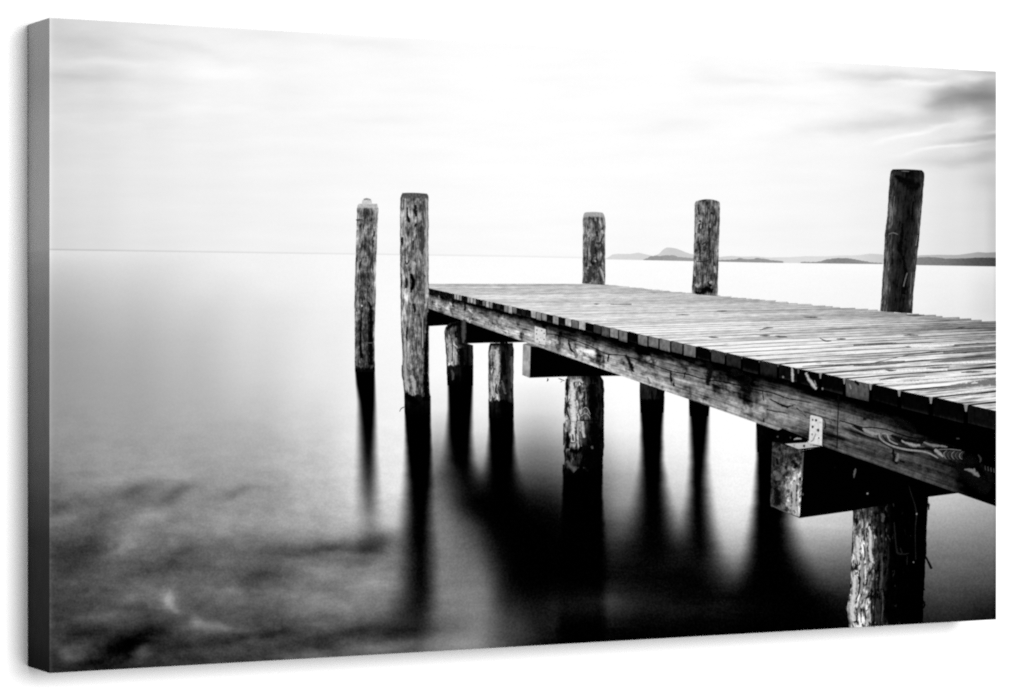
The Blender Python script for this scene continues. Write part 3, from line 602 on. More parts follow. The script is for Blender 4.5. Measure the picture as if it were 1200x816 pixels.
# front post, cut by the lower edge of the print
m = post_material('post_ink_i', 9.0, [(0,.50),(.05,.68),(.15,.74),(.26,.58),(.33,.24),(.46,.13),(.52,.03),(.8,.010),(1,.008)], [(576,.15),(600,.45),(620,.8),(650,1.0),(735,1.05)], streak=.34, blotch=.13, dark=.8, dark_at=.55, width=60, white=.28)
def st(s, r):
    bk, md, lt, wh = 1, 2, 3, 4
    stroke(s, [(1004.6,628,3),(1005,640,5),(1005.4,652,5),(1006,658,2)], wh, 1, jag=.7); stroke(s, [(1018,617,2),(1020,630,3.4),(1019,645,3),(1021,655,4),(1023,660,1.6)], wh, 1, jag=.7); stroke(s, [(1001,676,4),(1001,690,5),(999,706,6),(998,714,6),(1001,728,5)], wh, 1, jag=.9)
    stroke(s, [(1010,650,2),(1010,672,2.6),(1009.6,696,3)], lt, 1, jag=.6); stroke(s, [(1014,620,1),(1014.6,645,1.6),(1016,670,2)], lt, 1, jag=.5); stroke(s, [(1008,704,5),(1012,700,4),(1016,696,2)], lt, 1, jag=.6)
    stroke(s, [(1007,668,1.4),(1007,690,1.8),(1004.4,700,1.4),(1002.6,703,1)], bk, 1.3); stroke(s, [(1012,638,1.2),(1013.4,650,1.4),(1012,660,.6)], bk, 1.3); stroke(s, [(999,636,2),(999.4,642,2),(998.6,648,1)], bk, 1.3); stroke(s, [(1002.6,660,1.6),(1001.6,668,1)], bk, 1.3)
    for x0, y0, x1, y1, w in ((1025,660,1024,735,1.6),(1030,640,1029,700,1.4),(1037.5,600,1036.6,640,1.6),(1033,690,1031,735,1.6),(1020,690,1021,735,1.4),(1004,712,1003.6,732,1.4),(1008,712,1009,730,1.2),(1013,716,1014,732,1.2)):
        stroke(s, [(x0,y0,.4),((x0+x1)/2+.6,(y0+y1)/2,w),(x1,y1,.5)], bk, 1.3, jag=.4)
    stroke(s, [(1033,648,1),(1033.4,668,2.6),(1032,686,2.6),(1031,690,1)], md, 1.1, jag=.8); stroke(s, [(1033,692,2),(1034,706,2.6),(1032,728,3)], md, 1.1, jag=.8); stroke(s, [(1033,602,3),(1035,606,4),(1034,612,2)], md, 1.1, jag=.8)
    stroke(s, [(1047.6,612,.8),(1048.6,626,1.6),(1050,640,1.4),(1052,648,2.4),(1058,649.6,1.4),(1065,648.6,1.0)], 5, 1.1, jag=.4); stroke(s, [(1041,640,1),(1040,660,1.4),(1038,682,1)], 5, 1.1, jag=.5)
    stroke(s, [(1065,570,.5),(1068,580,1.0),(1072,592,1.2),(1073.8,604,1.4),(1072.4,620,1.0),(1072.6,640,.8),(1073,656,1.0)], 5, 2.0); patch(s, 1074,602.5,1.1,1.2,3,2.1); patch(s, 1070.4,659,1.0,.9,3,2.1); patch(s, 1016.4,578.5,1.6,1.2,3,2.2,-40); patch(s, 1067,628,.8,1,5,2.1); stroke(s, [(1063,652,1),(1062.6,662,1.2)], 5, 1.1)
    stroke(s, [(1084,651,1.6),(1087,657,2.6),(1091,665.6,3.2),(1091.6,667,1.2)], bk, -2.5); stroke(s, [(1085,588,4),(1088,592,3),(1088.6,598,1)], bk, -2, jag=.5)
    stroke(s, [(1081.5,704,2),(1083.4,708,2.4),(1082,713,2)], bk, -2, jag=.4); stroke(s, [(1082,688,1),(1083.6,692,1.6)], bk, -2); stroke(s, [(997,707,1.2),(992.6,711,1.4),(992.4,715,1.2),(994,715.6,.6)], md, -2); stroke(s, [(997.6,698,.8),(993,699.6,.4)], md, -2)
yb0, yb1 = ybot(995), ybot(1081)
post([(999,577),(999,600),(999.4,612),(998.2,640),(997.2,665),(996,690),(994,704),(992.9,714),(993.8,724),(995.4,yb0 - .2)], [(1088.4,577),(1088,584),(1087,600),(1086,625),(1085,650),(1083.4,680),(1082,705),(1081.4,yb1 - .2)], m, L_POST + 1, seed=23, strokes=st, inks=(.015,.28,.56,.80,.13), parent=pier, jag=.55)

# ------------------------------------------------------------------ cross beams
def timber_end(name, seed, tone):
    T = Tree(name); x, y = T.print_xy()
    v = T.val(tone) + (T.noise(x / 7, y / 14, seed, 4.0, .65) - .5) * 0.9 * tone + (T.noise(x / 2.5, y / 4.5, seed, 3.0) - .5) * .2
    return T, x, y, v
s = Sheet()
s.poly([(612.8,403.6),(621.6,405.8),(620.6,443),(612,439.6)], 1)
s.poly([(612.8,403.4),(621,401.8),(640,405.4),(636,406.8),(621.6,405.9)], 2, .2)
s.poly([(621.5,405.8),(638,405.4),(700,425),(737,440.4),(733,440.6),(670,441.4),(620.6,443)], 0)
stroke(s, [(641.6,443.4,.6),(642,445.6,.9),(640.8,447,.5)], 0, .4)
T, x, y, v = timber_end('printed_timber_end_ink_far', 3.0, .62)
m1 = T.out(v)
s.build('printed_crossbeam', [dark, m1, ink(.42)], pier, L_POST + 2)
s = Sheet()
s.poly([(905,518),(942.4,528.2),(936.6,607.4),(902.5,593)], 1)
s.poly([(905,517.6),(917,514.6),(966,521.8),(942.2,528)], 2, .2)
s.poly([(942,528),(965,522.6),(1040,546),(1135,577),(1121,578.3),(1086,582.8),(998.7,598.8),(936.8,607.4)], 0)
T, x, y, v = timber_end('printed_timber_end_ink', 5.0, .23)
lightside = T.step(912.0, 934.0, x + (y - 560.0) * 0.06 + (T.noise(x / 8, y / 10, 8.0, 3.0) - .5) * 16) * T.step(535.0, 566.0, y + (T.noise(x / 6, y / 9, 2.0) - .5) * 20)
v = v + lightside * (0.58 + (T.noise(x / 3.0, y / 11, 9.0, 4.0, .65) - .5) * 1.0)
v = v * (1.0 + T.cn(x / 5.0, y / 7.0, 51.0, 5.0, .72) * 1.5) * (1.0 - T.step(.5, .62, T.noise(x / 6.0, y / 11.0, 57.0, 4.0, .7)) * .5)
m2 = T.out(v + T.grain(x, y, .06))
stroke(s, [(932,552,2),(931.6,558,6),(932,566,8),(930.6,580,8),(930,598,6)], 4, .4, jag=1.6); patch(s, 931.6,560.6,3.6,3.4,3,.42,rough=.5); stroke(s, [(929,563,3),(934,561,2),(938,553,1)], 3, .4, jag=.4); stroke(s, [(934,568,2),(933.6,590,2),(935,603,1.4)], 4, .4, jag=.5); stroke(s, [(925,566,2),(927,580,3),(926,594,3)], 4, .4, jag=.7)
stroke(s, [(906,553,4),(911,557,8),(912,563,6)], 5, .4, jag=.5); stroke(s, [(907,572,3),(911,580,8),(912,592,6)], 6, .4, jag=.8); stroke(s, [(910,537,2),(911,545,3)], 6, .4, jag=.5); stroke(s, [(928,540,4),(933,546,5),(930,549,2)], 6, .4, jag=.6); patch(s, 937.4,561.5,1.8,2.6,6,.4)
stroke(s, [(904.6,592.4,.8),(918,599,1.0),(935,606,1.2)], 5, .4); patch(s, 940.6,579.4,1.0,1.6,5,.4); stroke(s, [(1000.4,560,1),(1001.6,553,2.4),(1002.4,549,.8)], 5, .4, jag=.3); patch(s, 978.4,548,1.0,1.2,6,.4)
stroke(s, [(941,530,1),(940,545,1.4),(939,560,1)], 5, .4)
s.build('printed_crossbeam', [dark, m2, ink(.10), ink(.92), ink(.66), ink(.36), ink(.07)], pier, L_POST + 2)

# ------------------------------------------------------------------ the long side beam
def beam_material():
    T = Tree('printed_beam_ink'); x, y = T.print_xy(); u, v = T.uv('grain')   # u along, v across 0..1
    sc = (x - 325.0) / 400.0
    base = T.table(x, v * 100.0, [
      (0,  [(500,.25),(560,.20),(640,.16),(700,.18),(800,.18),(860,.10),(900,.20),(960,.24),(985,.12),(1040,.06),(1167,.02)]),
      (22, [(500,.48),(560,.34),(600,.40),(640,.34),(700,.36),(760,.30),(820,.34),(860,.20),(900,.38),(960,.42),(985,.30),(1030,.26),(1070,.08),(1110,.03),(1167,.02)]),
      (45, [(500,.50),(560,.44),(600,.50),(640,.44),(700,.44),(760,.40),(820,.40),(870,.36),(900,.44),(960,.42),(985,.38),(1030,.36),(1070,.30),(1110,.16),(1167,.10)]),
      (70, [(500,.52),(560,.52),(600,.60),(640,.52),(700,.58),(760,.48),(820,.46),(870,.46),(900,.48),(960,.36),(985,.34),(1030,.28),(1070,.26),(1110,.20),(1140,.06),(1167,.08)]),
      (100,[(500,.42),(560,.46),(600,.54),(640,.50),(700,.62),(760,.54),(820,.50),(870,.54),(900,.44),(960,.30),(985,.28),(1030,.24),(1070,.26),(1110,.22),(1140,.08),(1167,.05)])])
    g = T.cn(u * 11.0, v * 11.0, 1.0, 4.0, .65); g2 = T.cn(u * 30.0, v * 34.0, 17.0, 3.0, .6)
    wv = (v * 70.0 + T.noise(u * 5.0, v * 3.0, 4.0, 3.0) * 30.0).sin()
    left = T.step(1010.0, 860.0, x)
    t = base * (1.12 + g * 0.42 + g2 * 0.26 + wv * 0.05 + T.cn(x / 9.0, y / 9.0, 33.0, 4.0, .7) * .5)
    dr = T.noise(u * 50.0, v * 1.1, 6.0, 4.0, .65)
    t = t * (1.0 - T.step(.50, .68, dr) * 0.60 * left)                                     # dribbles down from the board gaps
    t = t * (1.0 - T.step(.52, .66, T.noise(u * 20.0, v * 2.4, 13.0, 4.0, .68)) * .45)
    t = t + T.step(.54, .68, T.noise(u * 26.0, v * 2.0, 21.0, 4.0, .68)) * left * .22
    t = t * (1.0 - T.step(.40, .0, v + T.cn(u * 40.0, 0.0, 61.0, 3.0, .6) * .22) * .55)
    t = t + T.cn(u * 60.0, v * 9.0, 27.0, 3.0, .6) * base * .35
    t = (t - .36) * 1.35 + .335
    t = t + (T.noise(x / 1.8, y / 1.8, 3.0, 2.0) - .5) * .16
    return T.out(t.mx(.012) + T.grain(x, y, .05))
s = Sheet(); NX, NY = 90, 8; rowp = None
for i in range(NX + 1):
    x = 501.0 + (1167.2 - 501.0) * i / NX
    y0 = near_y(x) + thick(x) * .8; y1 = beam_bot(x)
    u = 1.0 - 60.0 / (x - 325.0 + 40.0) * 3.0
    row = [s.vert(x, y0 + (y1 - y0) * j / NY, u, max(0.0, (y0 + (y1 - y0) * j / NY - near_y(x) - thick(x)) / (y1 - near_y(x) - thick(x)))) for j in range(NY + 1)]
    if rowp:
        for j in range(NY): s.face([rowp[j], row[j], row[j+1], rowp[j+1]])
    rowp = row
BK, MD, LT, WH, GR = 1, 2, 3, 4, 5
# the long crack
stroke(s, [(640,391.6,.6),(652,392.6,.9),(662,396,1.0),(676,400,.9),(684,403,1.1),(697,408.4,1.3),(706,413,.8),(713,415.4,1.3),(724,416,1.0),(735,418,1.4),(752,423.4,1.4),(766,428,.8),(780,433,1.1),(792,436.4,1.3),(807,439.2,1.6),(818,442.6,1.3),(830,445.2,1.2),(846,447.4,1.8),(863,451.4,1.5),(876,455,1.2),(890,457.4,1.6),(905,461,1.4),(923,467,1.6),(938,470,1.0),(950,472.4,.6)], BK, 1, jag=.25)
# joint between two lengths of beam
stroke(s, [(982.6,464,2.0),(982,480,1.3),(981.4,500,1.2),(980.6,526,1.2)], BK, 1.2)
# dribbles and dark stains
for pts in [[(733,416,2),(736,422,4),(740,430,5),(742,436,2)],[(785,436,2),(787,446,4),(790,453,3)],[(829,424,4),(832,434,8),(830,444,7),(829,452,3)],[(868,440,12),(870,450,8),(872,458,3)],[(876,446,3),(877.5,454,3),(875,459,4),(871,457,1.6)],
            [(544,352,2),(545,364,3)],[(530,350,1.4),(531,360,2)],[(666,398,1),(668,408,3),(673,414,1)],[(713,416,2),(712,424,2)],[(893,459,1.2),(895,470,1)],[(803,436,1),(801,444,2)],[(858,432,8),(866,440,10),(880,446,6)]]:
    stroke(s, pts, BK, .8, jag=.6)
for pts in [[(514,344,1.5),(514,352,2)],[(504,352,2),(505,358,2)],[(549,364,2),(551,371,4),(550,376,2)],[(574,366,2),(575,376,2.6)],[(634,384,1),(636,396,3)],[(672,408,2),(675,416,4),(674,420,2)],[(706,418,1),(704,424,3)],[(758,442,1),(762,450,3)]]:
    stroke(s, pts, LT, .7, jag=.5)
# lichen spots
patch(s, 759.4,420.4,3.6,3.4,WH,1.5,20); patch(s, 762.4,423.4,2.4,2.0,WH,1.5); patch(s, 757.6,428.6,1.6,2.2,LT,1.5,20); patch(s, 771.0,425.6,3.6,4.2,WH,1.5,-20); patch(s, 768,423,1.6,1.2,WH,1.5); patch(s, 769,432,3,1.6,LT,1.4); patch(s, 805,443.6,4.0,2.4,LT,1.5); patch(s, 789,437,2.6,1.6,LT,1.4)
stroke(s, [(787,440,1),(789,446,2),(786,452,2)], LT, 1.3, jag=.5)
# pale flame of grain on the left length
stroke(s, [(899,467.6,1),(903,472,4.4),(911,477,4.6),(918,480,1.6)], WH, 1.2, jag=.3); stroke(s, [(896,478,.8),(905,480.6,1.4),(917,482.6,1.0),(930,485,1.0),(944,489.6,.8)], LT, 1.2); stroke(s, [(898,480,1.4),(908,482,2.0),(922,484,1.4)], BK, 1.1, jag=.3)
stroke(s, [(901,467,.8),(910,472,1.6),(922,477,3.0),(932,474,1.0)], BK, 1.1, jag=.4); stroke(s, [(924,478,1),(929,477.4,2.2),(934,480.4,1.0),(942,486,1.2)], LT, 1.3); stroke(s, [(929,475,.6),(938,476,.8),(950,480,.5)], LT, 1.2); stroke(s, [(933,478,1.6),(938,483,1.8),(945,488,1.2)], BK, 1.2); stroke(s, [(940,481,.8),(943,485.6,1.2),(948,489,.6)], LT, 1.3)
stroke(s, [(966,488,.6),(972,490.6,.8),(976,494,.8)], LT, 1.2); stroke(s, [(973,492,2),(975.6,494,2.4),(976,498,1)], LT, 1.2, jag=.3); stroke(s, [(966,503,2),(967,498,1.2),(966,492,.6)], BK, 1.2)
# second crack, the eye of grain and the knots on the right length
stroke(s, [(983,492.8,.9),(998,497,1.5),(1010,500.8,1.4),(1022,501.2,1.3),(1038,503.4,1.5),(1045,506,1.2),(1063,512,1.6),(1078,514.2,1.6),(1092,516.6,1.0),(1106,520,1.0),(1120,524,.5)], BK, 1.3, jag=.3)
stroke(s, [(984,496,3),(992,497,4),(998,499.6,1.2)], LT, 1.1, jag=.3); stroke(s, [(990,497,.8),(1000,502,1.0),(1012,508,1.0),(1022,512,.8)], LT, 1.2); stroke(s, [(1000,498.4,2.0),(1006,502,4.4),(1012,505,3)], BK, 1.1, jag=.3)
stroke(s, [(1011,502.6,2),(1016,505.4,5),(1024,508.6,4.4),(1030,508,1.4)], WH, 1.25, jag=.3); stroke(s, [(1022,503.6,.8),(1034,505.6,1.6),(1044,509.6,1.2)], LT, 1.25); stroke(s, [(1030,508,1.2),(1031,513,1.6),(1036,518,1.6),(1046,523,1.8),(1062,527,2.2),(1080,529,1.8),(1090,532,1.6),(1099,537,1.2)], WH, 1.35)
stroke(s, [(1033,508,1.2),(1039,509,1.6),(1041,514,1.4),(1044,517.6,1.6),(1052,521,1.4)], WH, 1.35); stroke(s, [(1034,510,1.2),(1036.4,514.4,1.4),(1042,519,1.4),(1052,524,1.0)], BK, 1.3); stroke(s, [(1043,510,2),(1052,514,7),(1064,517.6,8),(1076,519,6),(1083,518,2)], BK, 1.2, jag=.5)
stroke(s, [(1028,510,.6),(1030,516,1),(1038,521.6,1.0),(1050,527,.8),(1066,530,.6)], BK, 1.4); stroke(s, [(1056,516.4,1.4),(1062,519.4,2.6),(1070,522,4.2),(1078,521.6,2.6)], WH, 1.4, jag=.4); stroke(s, [(1062,524,1.6),(1076,526,2.6),(1088,526,4),(1095,530,3)], BK, 1.3, jag=.4)
stroke(s, [(1082,518.4,1.2),(1090,521.6,3.0),(1100,522.6,2.6),(1110,524,1)], LT, 1.25, jag=.4); stroke(s, [(1095,527,3),(1100,531,4),(1105,535.6,1.4)], WH, 1.35, jag=.3)
for k in range(5):
    xx = 1106 + k * 4.6; stroke(s, [(xx + 3.4, 528 + k * .3, .3),(xx, 531 + k * .4, 1.0),(xx + .4, 535 + k * .4, 1.0),(xx + 3.0, 538.4, .3)], (LT, GR)[k % 2], 1.4)
    stroke(s, [(xx + 5.4, 528 + k * .3, .6),(xx + 2.3, 531 + k * .4, 1.3),(xx + 2.6, 535 + k * .4, 1.0)], MD, 1.45)
stroke(s, [(1100,527,.8),(1112,526.6,.8),(1126,528,.8)], LT, 1.3)
patch(s, 1137,540.4,8.4,7.2,BK,1.6,10,18,.18); patch(s, 1136.6,540.2,8.0,7.0,BK,1.62,10,18,.2); patch(s, 1137.4,540.6,6.6,6.0,BK,1.64,40,18,.2); stroke(s, [(1117,543,4),(1130,553,12),(1144,563,18),(1160,574,16)], BK, 1.08, jag=1.4); stroke(s, [(1112,539,3),(1124,548,9),(1136,556,14),(1150,566,16)], BK, 1.1, jag=1.0); stroke(s, [(1149,544,4),(1156,552,7),(1163,566,8)], BK, 1.5, jag=1.0)
stroke(s, [(1130,550,1.4),(1138,552,4),(1143,555,5),(1147,559,2)], LT, 1.6, jag=.6); stroke(s, [(1141,549,1.4),(1142,553,3)], LT, 1.65, jag=.3); stroke(s, [(1146,533,1),(1149,538,2.4),(1148,542,1)], MD, 1.6)
for k in range(4): stroke(s, [(1154 + k*3.4, 546 + k, .6),(1154.6 + k*3.4, 551 + k, .9)], GR, 1.6)
stroke(s, [(1046,526,1),(1047,533,4),(1049,540,6),(1052,544,2)], BK, 1.2, jag=.6); stroke(s, [(1052,531,1.4),(1051.6,536,4),(1050,541,2.4)], LT, 1.4, jag=.5); stroke(s, [(1054,540,2),(1060,542,3)], BK, 1.3)
patch(s, 1013,491,3.2,2.0,BK,1.2,20); patch(s, 1122,514,2.4,.8,GR,1.4)
stroke(s, [(1046,489,3),(1056,495,10),(1066,501,9),(1074,508,3)], BK, .9, jag=1.2)
stroke(s, [(894.5,490,1),(895,495,1.6)], BK, 1.2)
beam = s.build('printed_side_beam', [beam_material(), ink(.07), ink(.22), ink(.45), ink(.56), ink(.30)], pier, L_POST + 5)

# ------------------------------------------------------------------ ends of the boards
END = {-1:.09,0:.05,1:.045,2:.06,3:.32,4:.045,5:.05,6:.07,7:.12,8:.05,9:.14,10:.21,11:.06,12:.42,13:.34,14:.40,15:.44,16:.46,17:.03,18:.40,19:.50,20:.36,21:.20,22:.06}
LIGHT = [(532,541),(547,557.5),(567,576),(592,603),(623,643),(648,655),(662,671),(671,687)]
def end_tone(n, x):
    if n in END: return END[n]
    for a, b in LIGHT:
        if a - .5 <= x <= b + .5: return .58 + .12 * math.sin(n * 2.3)
    return .10 if n % 3 else .16
def end_material(k, t):
    T = Tree('printed_board_end_ink_%d' % k); x, y = T.print_xy(); u, v = T.uv('grain')
    a = T.val(t) + (T.noise(x / 4.0, y / 7.0, t * 9, 4.0, .65) - .5) * (t * 1.1 + .03) + (T.noise(x / 1.6, y / 6.0, 3.0) - .5) * .16 * t
    a = a + T.step(.72, 1.0, v + (T.noise(x / 5.0, 0.0, 4.0) - .5) * .4) * (.10 if t < .1 else -.08) * 1.0
    return T.out(a.mx(.01) + T.grain(x, y, .03))
TONES = [.045,.08,.14,.22,.32,.42,.52,.66]
emats = [end_material(i, t) for i, t in enumerate(TONES)] + [ink(.70), ink(.012), ink(.52), ink(.32)]
s = Sheet(); rnd = random.Random(4)
pts = [(501, near_y(501) - .2)] + [(x, near_y(x) + .25) for x in range(520, 1167, 40)] + [(1167.2, near_y(1167.2) + .3)]
bot = [(x, near_y(x) + thick(x) * 1.03) for x in [501] + list(range(520, 1167, 40)) + [1167.2]]
for i in range(len(pts) - 1): s.face([s.vert(p[0], p[1], .5, .5) for p in (pts[i], pts[i+1], bot[i+1], bot[i])], 9)
for n in range(-1, 66):
    xr, xl = min(gx(n), 1169.5), gx(n + 1); sz = xr - xl; g = max(.062 * sz, .35)
    if n == -1: xr = 1167.2
    xl2, xr2 = max(xl + g, 501.5), xr - (g if n >= 0 else 0)
    if xr2 - xl2 < .6: continue
    t = end_tone(n, (xl + xr) / 2); mi = min(range(len(TONES)), key=lambda i: abs(TONES[i] - t))
    c = min(1.6, sz * .09); th = thick((xl + xr) / 2); jt = rnd.uniform(-.03, .05) * th
    A, B = near_y(xl2) + jt - .01 * th, near_y(xr2) + jt
    q_ = rnd.uniform(.88, 1.0); thl, thr = thick(xl2) * q_ * rnd.uniform(.96, 1.02), thick(xr2) * q_ * rnd.uniform(.96, 1.02)
    o = [(xl2, A + c), (xl2 + c * .5, A + c * .25), (xl2 + c * 1.4, A + c * .3)] + ([(xr2 - c * 1.2, B - c * .15), (xr2 - c * .3, B + c * .3), (xr2, B + c * 1.2)] if n >= 0 else [(xr2, B)]) + [(xr2 - (0.01 * sz if n >= 0 else 0), B + thr), (xl2 + .01 * sz, A + thl)]
    s.face([s.vert(px, py, (px - xl) / sz, (py - near_y(px)) / th, 1) for px, py in o], mi)
    if n >= 0 and n < 30:      # light between two board ends
        gp = near_y(xr); hh = th * (.34 if n < 7 else .2)
        if n < 12: s.poly([(xr - g * .9, gp - g * .3), (xr + g * .9, gp + g * .1), (xr + g * .4, gp + hh), (xr - g * .3, gp + hh)], 10 if n < 6 else 11, 1.3)
stroke(s, [(927.6,430.5,2.0),(928.4,438,3.0),(928.6,447.5,2.6)], 8, 1.6, jag=.4); stroke(s, [(944,437,2.6),(948,445,3.6),(953,452,4.2),(956.5,456,2)], 8, 1.6, jag=.6); stroke(s, [(954,446,1),(956,452,1.2)], 10, 1.7); patch(s, 917.4,442,1.4,1.6,10,1.6); patch(s, 963.5,455.6,1.2,1.6,10,1.6)
stroke(s, [(1001,446.6,2),(1004,448.6,4),(1006,452,2)], 9, 1.6, jag=.5); stroke(s, [(995,450,1.4),(997,456,2)], 10, 1.6, jag=.4)
s.build('printed_board_ends', emats, pier, L_POST + 7)

# ------------------------------------------------------------------ angle brackets
def bracket(plate, foot, holes, layer):
    s = Sheet(); s.poly(plate, 0)
    if foot: s.poly(foot, 1, .3)
    for hx, hy, r, m in holes: patch(s, hx, hy, r, r * 1.15, m, .8, rough=.15)
    if foot: stroke(s, [(foot[-1][0], foot[-1][1] + .5, .8), (foot[-2][0], foot[-2][1] + .6, 1.2), (foot[1][0] + 4, foot[2][1] - 1, .8)], 3, .6); stroke(s, [(949.6,518,1.2),(953,515,1.4),(955.6,508,1.0)], 4, .6)
    return s.build('printed_bracket', [ink(.84), ink(.72), ink(.10), ink(.04), ink(.58)], pier, layer)
bracket([(626.4,382.4),(639.2,386.4),(638.9,404.8),(627.2,401.6),(626.2,399.5)], None, [(628.8,387,.9,2),(634.6,387.6,.8,2),(637.4,391,.8,2),(628.4,391.4,.9,2),(629.2,397.6,.9,2),(637.2,398,.8,2),(633,396,.6,4),(632,401,.7,2)], L_POST + 9)
bracket([(949.2,487.2),(951,486.8),(961.6,489.4),(963.6,491.6),(962.8,522.6),(947.6,520)], [(919.8,520.4),(947.8,518.6),(962.6,522.8),(935.6,526.4)], [(951.9,492,1.3,2),(956,492.8,1.6,2),(960.6,495,.8,4),(952,500.2,1.5,2),(958.4,504.4,1.9,2),(951.4,509.2,1.4,4),(959.2,513.4,1.0,2),(942,522.8,1.7,2),(930.4,522.2,1.0,4),(950,521.6,1.2,4)], L_POST + 9)
s = Sheet(); stroke(s, [(930,515.2,.6),(934,514,1.8),(939,514.6,.8)], 0, 0, jag=.3)
s.poly([(905,517.5),(908,506),(917,502),(946,514),(947,518.4),(920,520)], 1, -1)
patch(s, 911,512,1.6,1.2,2,.2); patch(s, 926,513,1,1.4,2,.2)
s.build('printed_bolt', [ink(.62), ink(.03), ink(.30)], pier, L_POST + 7)

# ------------------------------------------------------------------ the wrapped canvas and the stretcher behind it
def wrap_material():
    T = Tree('wrapped_canvas_ink'); x, y = T.print_xy()
    v = T.ramp(y, [(21,.82),(60,.80),(90,.78),(150,.83),(240,.84),(290,.81),(297,.76),(320,.70),(360,.62),(410,.57),(460,.53),(520,.48),(560,.42),(600,.34),(640,.27),(700,.25),(740,.23),(789,.17)], interp='EASE')
    v = v * .93 + (T.noise(x / 8, y / 30, 3.0, 3.0) - .5) * .05 + T.grain(x, y, .012)
    return T.out(v)
def wrap_box():
    me = bpy.data.meshes.new('canvas_wrap'); r = 0.0006
    yf, yb = -D - GAP, -GAP
    prof = [(yb, 0.0)] + [(yf + r - r * math.sin(a), r - r * math.cos(a)) for a in [math.pi / 2 * k / 3 for k in range(4)]]
    vs, fs = [], []
    N = 40
    for (yy, inset) in prof:
        for (x, z) in ((-W/2 + inset, inset), (W/2 - inset, inset), (W/2 - inset, H - inset), (-W/2 + inset, H - inset)): vs.append((x, yy, z))
    for j in range(len(prof) - 1):
        for k in range(4):
            a, b = j * 4 + k, j * 4 + (k + 1) % 4; fs.append((a, b, b + 4, a + 4))
    l = (len(prof) - 1) * 4; fs.append((l, l + 1, l + 2, l + 3))
    me.from_pydata(vs, [], fs)
    uv = me.uv_layers.new(name='print')
    for lp in me.loops:
        c = me.vertices[lp.vertex_index].co
        uv.data[lp.index].uv = ((c.x + c.y) * 2.0, (789.0 - 768.0 * c.z / H) / 1000.0)
    me.materials.append(wrap_material()); me.update()
    o = bpy.data.objects.new('canvas_wrap', me); C.objects.link(o); o.parent = root
    return o
wrap_box()

def wood_material():
    T = Tree('stretcher_pine'); n = T.t.nodes.new('ShaderNodeTexCoord'); q = T.t.nodes.new('ShaderNodeSeparateXYZ'); T.t.links.new(n.outputs['Object'], q.inputs[0])
    X, Z = E(T.t, q.outputs[0]), E(T.t, q.outputs[2])
    v = T.val(.75) + (T.noise(X * 40, Z * 40, 1.0, 4.0) - .5) * .2
    return T.out(v)
pine = wood_material()
def bar(x0, x1, z0, z1):
    me = bpy.data.meshes.new('stretcher_bar'); y0, y1 = -D + .002 - GAP, -GAP - .0004
    vs = [(x, y, z) for x in (x0, x1) for y in (y0, y1) for z in (z0, z1)]
    fs = [(0,1,3,2),(4,6,7,5),(0,4,5,1),(2,3,7,6),(0,2,6,4),(1,5,7,3)]
    me.from_pydata(vs, [], fs); me.materials.append(pine); me.update()
    o = bpy.data.objects.new('stretcher_bar', me); C.objects.link(o); o.parent = root
e = .0012; wd = .035
bar(-W/2 + e, -W/2 + wd, e, H - e); bar(W/2 - wd, W/2 - e, e, H - e); bar(-W/2 + wd + e, W/2 - wd - e, e, wd); bar(-W/2 + wd + e, W/2 - wd - e, H - wd, H - e)

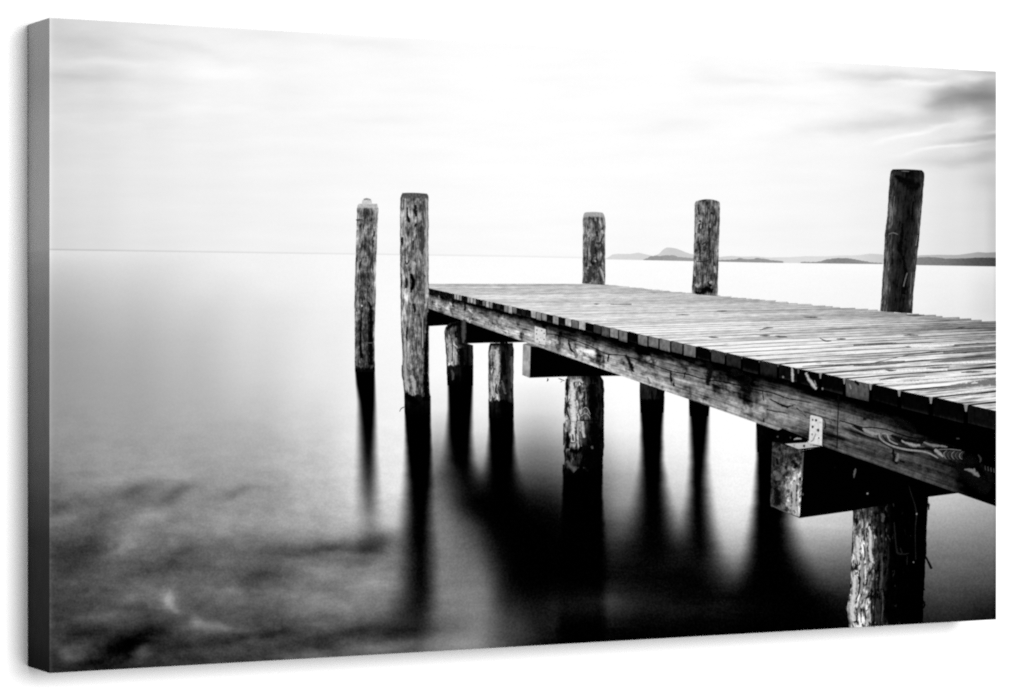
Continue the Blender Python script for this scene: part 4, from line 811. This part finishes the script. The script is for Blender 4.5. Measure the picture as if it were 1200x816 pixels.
# ------------------------------------------------------------------ wall
def wall_material():
    m = bpy.data.materials.new('white_wall_paint'); m.use_nodes = True; t = m.node_tree; t.nodes.clear()
    tc = t.nodes.new('ShaderNodeTexCoord'); n = t.nodes.new('ShaderNodeTexNoise'); n.inputs['Scale'].default_value = 180; n.inputs['Detail'].default_value = 3
    t.links.new(tc.outputs['Object'], n.inputs['Vector'])
    b = t.nodes.new('ShaderNodeBsdfDiffuse'); b.inputs[0].default_value = (.86, .86, .86, 1)
    bp = t.nodes.new('ShaderNodeBump'); bp.inputs['Strength'].default_value = .03; bp.inputs['Distance'].default_value = .0005
    t.links.new(n.outputs[0], bp.inputs['Height']); t.links.new(bp.outputs[0], b.inputs['Normal'])
    o = t.nodes.new('ShaderNodeOutputMaterial'); t.links.new(b.outputs[0], o.inputs[0]); return m
me = bpy.data.meshes.new('wall')
me.from_pydata([(-3, 0, -1.6), (4, 0, -1.6), (4, 0, 2.0), (-3, 0, 2.0), (-3, .1, -1.6), (4, .1, -1.6), (4, .1, 2.0), (-3, .1, 2.0)], [], [(0,1,2,3),(5,4,7,6),(0,4,5,1),(1,5,6,2),(2,6,7,3),(3,7,4,0)])
me.materials.append(wall_material()); wall = bpy.data.objects.new('wall', me); C.objects.link(wall)
wall['kind'] = 'structure'; wall['label'] = 'plain white wall behind the canvas print'; wall['category'] = 'wall'

# ------------------------------------------------------------------ light: a soft studio
w = bpy.data.worlds.new('World'); scene.world = w; w.use_nodes = True
bg = w.node_tree.nodes['Background']; bg.inputs[0].default_value = (1, 1, 1, 1); bg.inputs[1].default_value = WORLD = 0.21
def area(name, loc, target, size, power, sy=None):
    l = bpy.data.lights.new(name, 'AREA'); l.shape = 'RECTANGLE'; l.size = size; l.size_y = sy or size; l.energy = power
    o = bpy.data.objects.new(name, l); C.objects.link(o); o.location = loc
    o.rotation_euler = (Vector(target) - Vector(loc)).to_track_quat('-Z', 'Y').to_euler(); return o
area('softbox', (.85, -6.4, .2), (0, 0, .2), 2.0, 268, 4.4)
area('softbox', (.5, -6.4, 1.5), (0, 0, .2), 4.2, 300, 2.2)

# ------------------------------------------------------------------ camera
cam = bpy.data.cameras.new('camera'); co = bpy.data.objects.new('camera', cam); C.objects.link(co)
co.location = (CAM[0] - W / 2, CAM[1], H / 2)
co.rotation_euler = (math.pi / 2, 0, -math.atan2(FWD[0], FWD[1]))
cam.sensor_fit = 'HORIZONTAL'; cam.sensor_width = 36.0; cam.lens = 36.0 * F / 1200.0
cam.shift_y = -3.0 / 1200.0; cam.clip_start = .01; cam.clip_end = 100
scene.camera = co

scene.view_settings.view_transform = 'Standard'; scene.view_settings.look = 'None'; scene.view_settings.exposure = 0.0; scene.view_settings.gamma = 1.0
scene.cycles.use_denoising = False
scene.cycles.max_bounces = 4; scene.cycles.filter_width = 2.1
